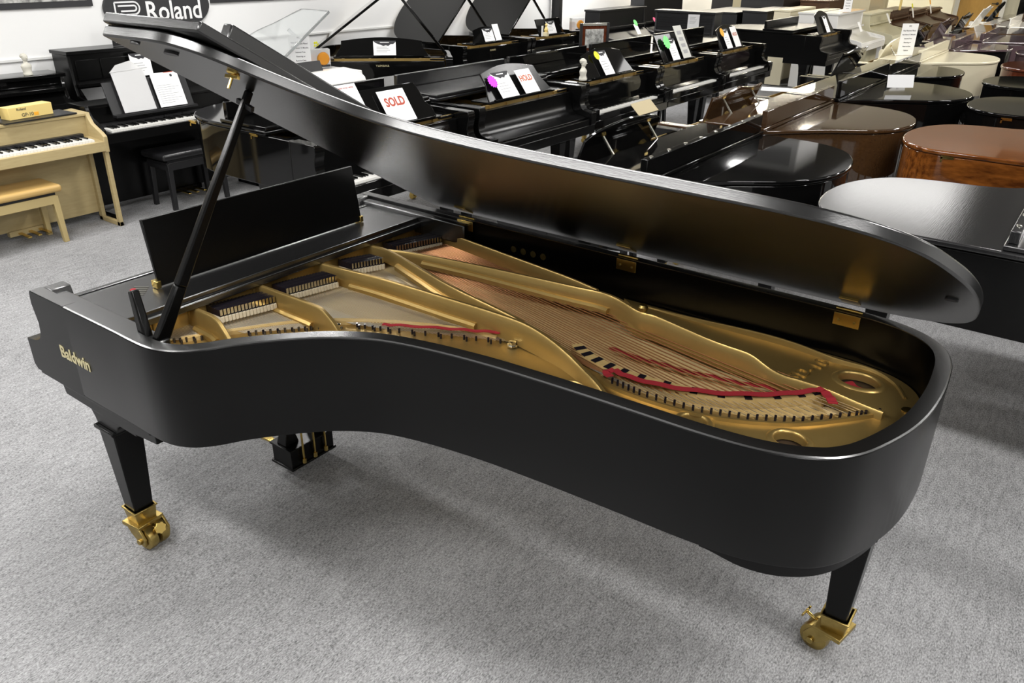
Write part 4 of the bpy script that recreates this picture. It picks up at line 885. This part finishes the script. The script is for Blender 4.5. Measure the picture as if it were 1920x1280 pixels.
t = empty('sticker_card', (R['x0'], 5.62, 1.03), 0, 'yellow six-dot sticker card on the left wall', 'sticker card')
for k in range(6): MB().prism(circle(.03 * (k % 2), -.034 * (k // 2), .013, 10), 0, .004, 'x').build('dot', 'sticker_yellow', t)
t = empty('figurine', (-3.5, 8.42, 1.005), 0, 'small cream and yellow figurine between the two open-lid grands', 'figurine')
MB().box(-.03, .03, -.045, .0, 0, .05).build('base', 'paper_cream', t); MB().lathe([(.02, .05), (.028, .08), (.012, .12), (.02, .14), (.004, .165)], (0, -.02, 0), 'z', 10).build('body', 'box_yellow', t); MB().box(-.03, -.025, -.09, -.05, 0, .13).build('card', 'paper', t)
t = empty('framed_photo', (-1.87, 6.93, 1.031), math.radians(-32), 'framed group photograph with red-brown inner mount standing behind the yellow-sticker grand', 'picture')
for a in ((-.175, -.145), (.145, .175)): MB().box(-.015, .01, a[0], a[1], 0, .31).build('frame_side', 'black_plain', t, bev=.004)
MB().box(-.015, .01, -.145, .145, .28, .31).build('frame_top', 'nickel', t, bev=.004); MB().box(-.015, .01, -.145, .145, 0, .03).build('frame_bottom', 'black_plain', t, bev=.004)
MB().box(-.012, .002, -.145, .145, .03, .28).build('mount', 'redwood_gloss', t); MB().box(.002, .004, -.11, .11, .06, .25).build('photograph', 'photo_print', t)
sheet_thing('white_card', 'small white card on the lid of the black grand behind the walnut one', face(1.42, 6.35, 1.06, -.9, .2), .22, .1, cat='card')
sheet_thing('cream_card', 'cream card stuck on the music desk of the first black baby grand', Matrix.Translation((.705, 3.30, 1.196)) @ Matrix.Rotation(PI / 2, 4, 'Z') @ Matrix.Rotation(.75, 4, 'X'), .24, .085, 'card_tan', 'card')
t = sheet_thing('loose_paper', 'white papers lying in the open front of the black grand behind the walnut one', Matrix.Translation((.56, 5.95, .99)) @ Matrix.Rotation(.3, 4, 'Z'), .3, .2, cat='paper')

t = sheet_thing('list_sheet', 'white handwritten list on the dark grey slatted upright', face(-2.58, 10.975, .942, -PI / 2 + .35, .1), .17, .25, cat='paper')
for k in range(6): MB().box(-.06, .02 + .01 * (k % 4), .12 + k * .018, .124 + k * .018, .0026, .003).build('text_line', 'ink_grey', t, smooth=0)
t = sheet_thing('leaning_card', 'white leaning tag with green burst on the key lid of the far black upright', face(-3.80, 11.6, .80, 0, .6), .12, .18, cat='tag')
MB().prism(star(.06), .004, .006).xf(Matrix.Translation((.03, .2, 0))).build('starburst_sticker', 'sticker_green', t)
t = sheet_thing('leaning_card', 'white leaning tag with pink burst beside the slatted upright', face(-3.88, 12.5, .80, 0, .6), .12, .18, cat='tag')
MB().prism(star(.05), .004, .006).xf(Matrix.Translation((-.04, .2, 0))).build('starburst_sticker', 'sticker_pink', t)
t = sheet_thing('calendar_card', 'tan card standing on the tall black upright at the top edge', face(-2.75, 13.0, 1.2, -.6), .16, .22, 'paper_cream', 'card')
sheet_thing('leaning_card', 'dark-edged white card leaning on the glossy white upright', face(-.78, 13.5, .90, 0, .5), .12, .16, cat='tag')
sheet_thing('leaning_card', 'white card leaning on the pale cream upright', face(-.8, 15.4, .92, 0, .5), .12, .18, cat='tag')
t = sheet_thing('leaning_card', 'orange and white tag on the brown spinet', face(-.8, 18.8, .92, 0, .3), .1, .3, cat='tag'); MB().box(-.05, .05, .18, .3, .003, .005).build('orange_top', 'sticker_orange', t)
t = sheet_thing('leaning_card', 'yellow and white tag on the brown console', face(-.8, 17.2, .92, 0, .3), .1, .26, cat='tag'); MB().box(-.05, .05, .18, .26, .003, .005).build('yellow_top', 'sticker_yellow', t)
t = empty('envelope', (-.95, 16.6, 1.08), .2, 'yellow envelope standing on the brown console', 'envelope'); MB().box(-.02, .02, -.12, .12, 0, .2).build('packet', 'box_yellow', t, bev=.004)
plan_sign('slim white sign standing on the white upright pair', face(-1.0, 13.25, 1.2, -.6), .16, .32)
t = empty('display_board', (2.4, R['y1'] - .35, 0), 0, 'large black display screen by the far door', 'screen'); MB().box(-2.05, 2.6, -.03, .03, .3, 2.9).build('panel', 'ebony_gloss', t, bev=.01); MB().box(-.3, .3, -.2, .2, 0, .04).box(-.04, .04, -.04, .04, .04, .31).build('stand', 'black_plain', t); MB().box(-1.55, -1.25, -.033, -.03, .75, 1.15).build('paper_notice', 'paper', t)
# ceiling unit mirrored in the baby grand's lid
t = empty('air_unit', (-1.35, 11.6, R['z'] - .24), 0, 'white ceiling-hung air unit with a dark grille', 'air unit')
MB().box(-.6, .6, -.5, .5, -.55, -.06).build('housing', 'sign_white', t, bev=.02)
for k in range(7): MB().box(-.5, .5, -.515, -.5, -.42 + k * .04, -.405 + k * .04).build('grille_slat', 'black_plain', t)
for a in (-.5, .5): MB().box(a - .02, a + .02, -.02, .02, -.06, 0).build('hanger', 'trim_paint', t)
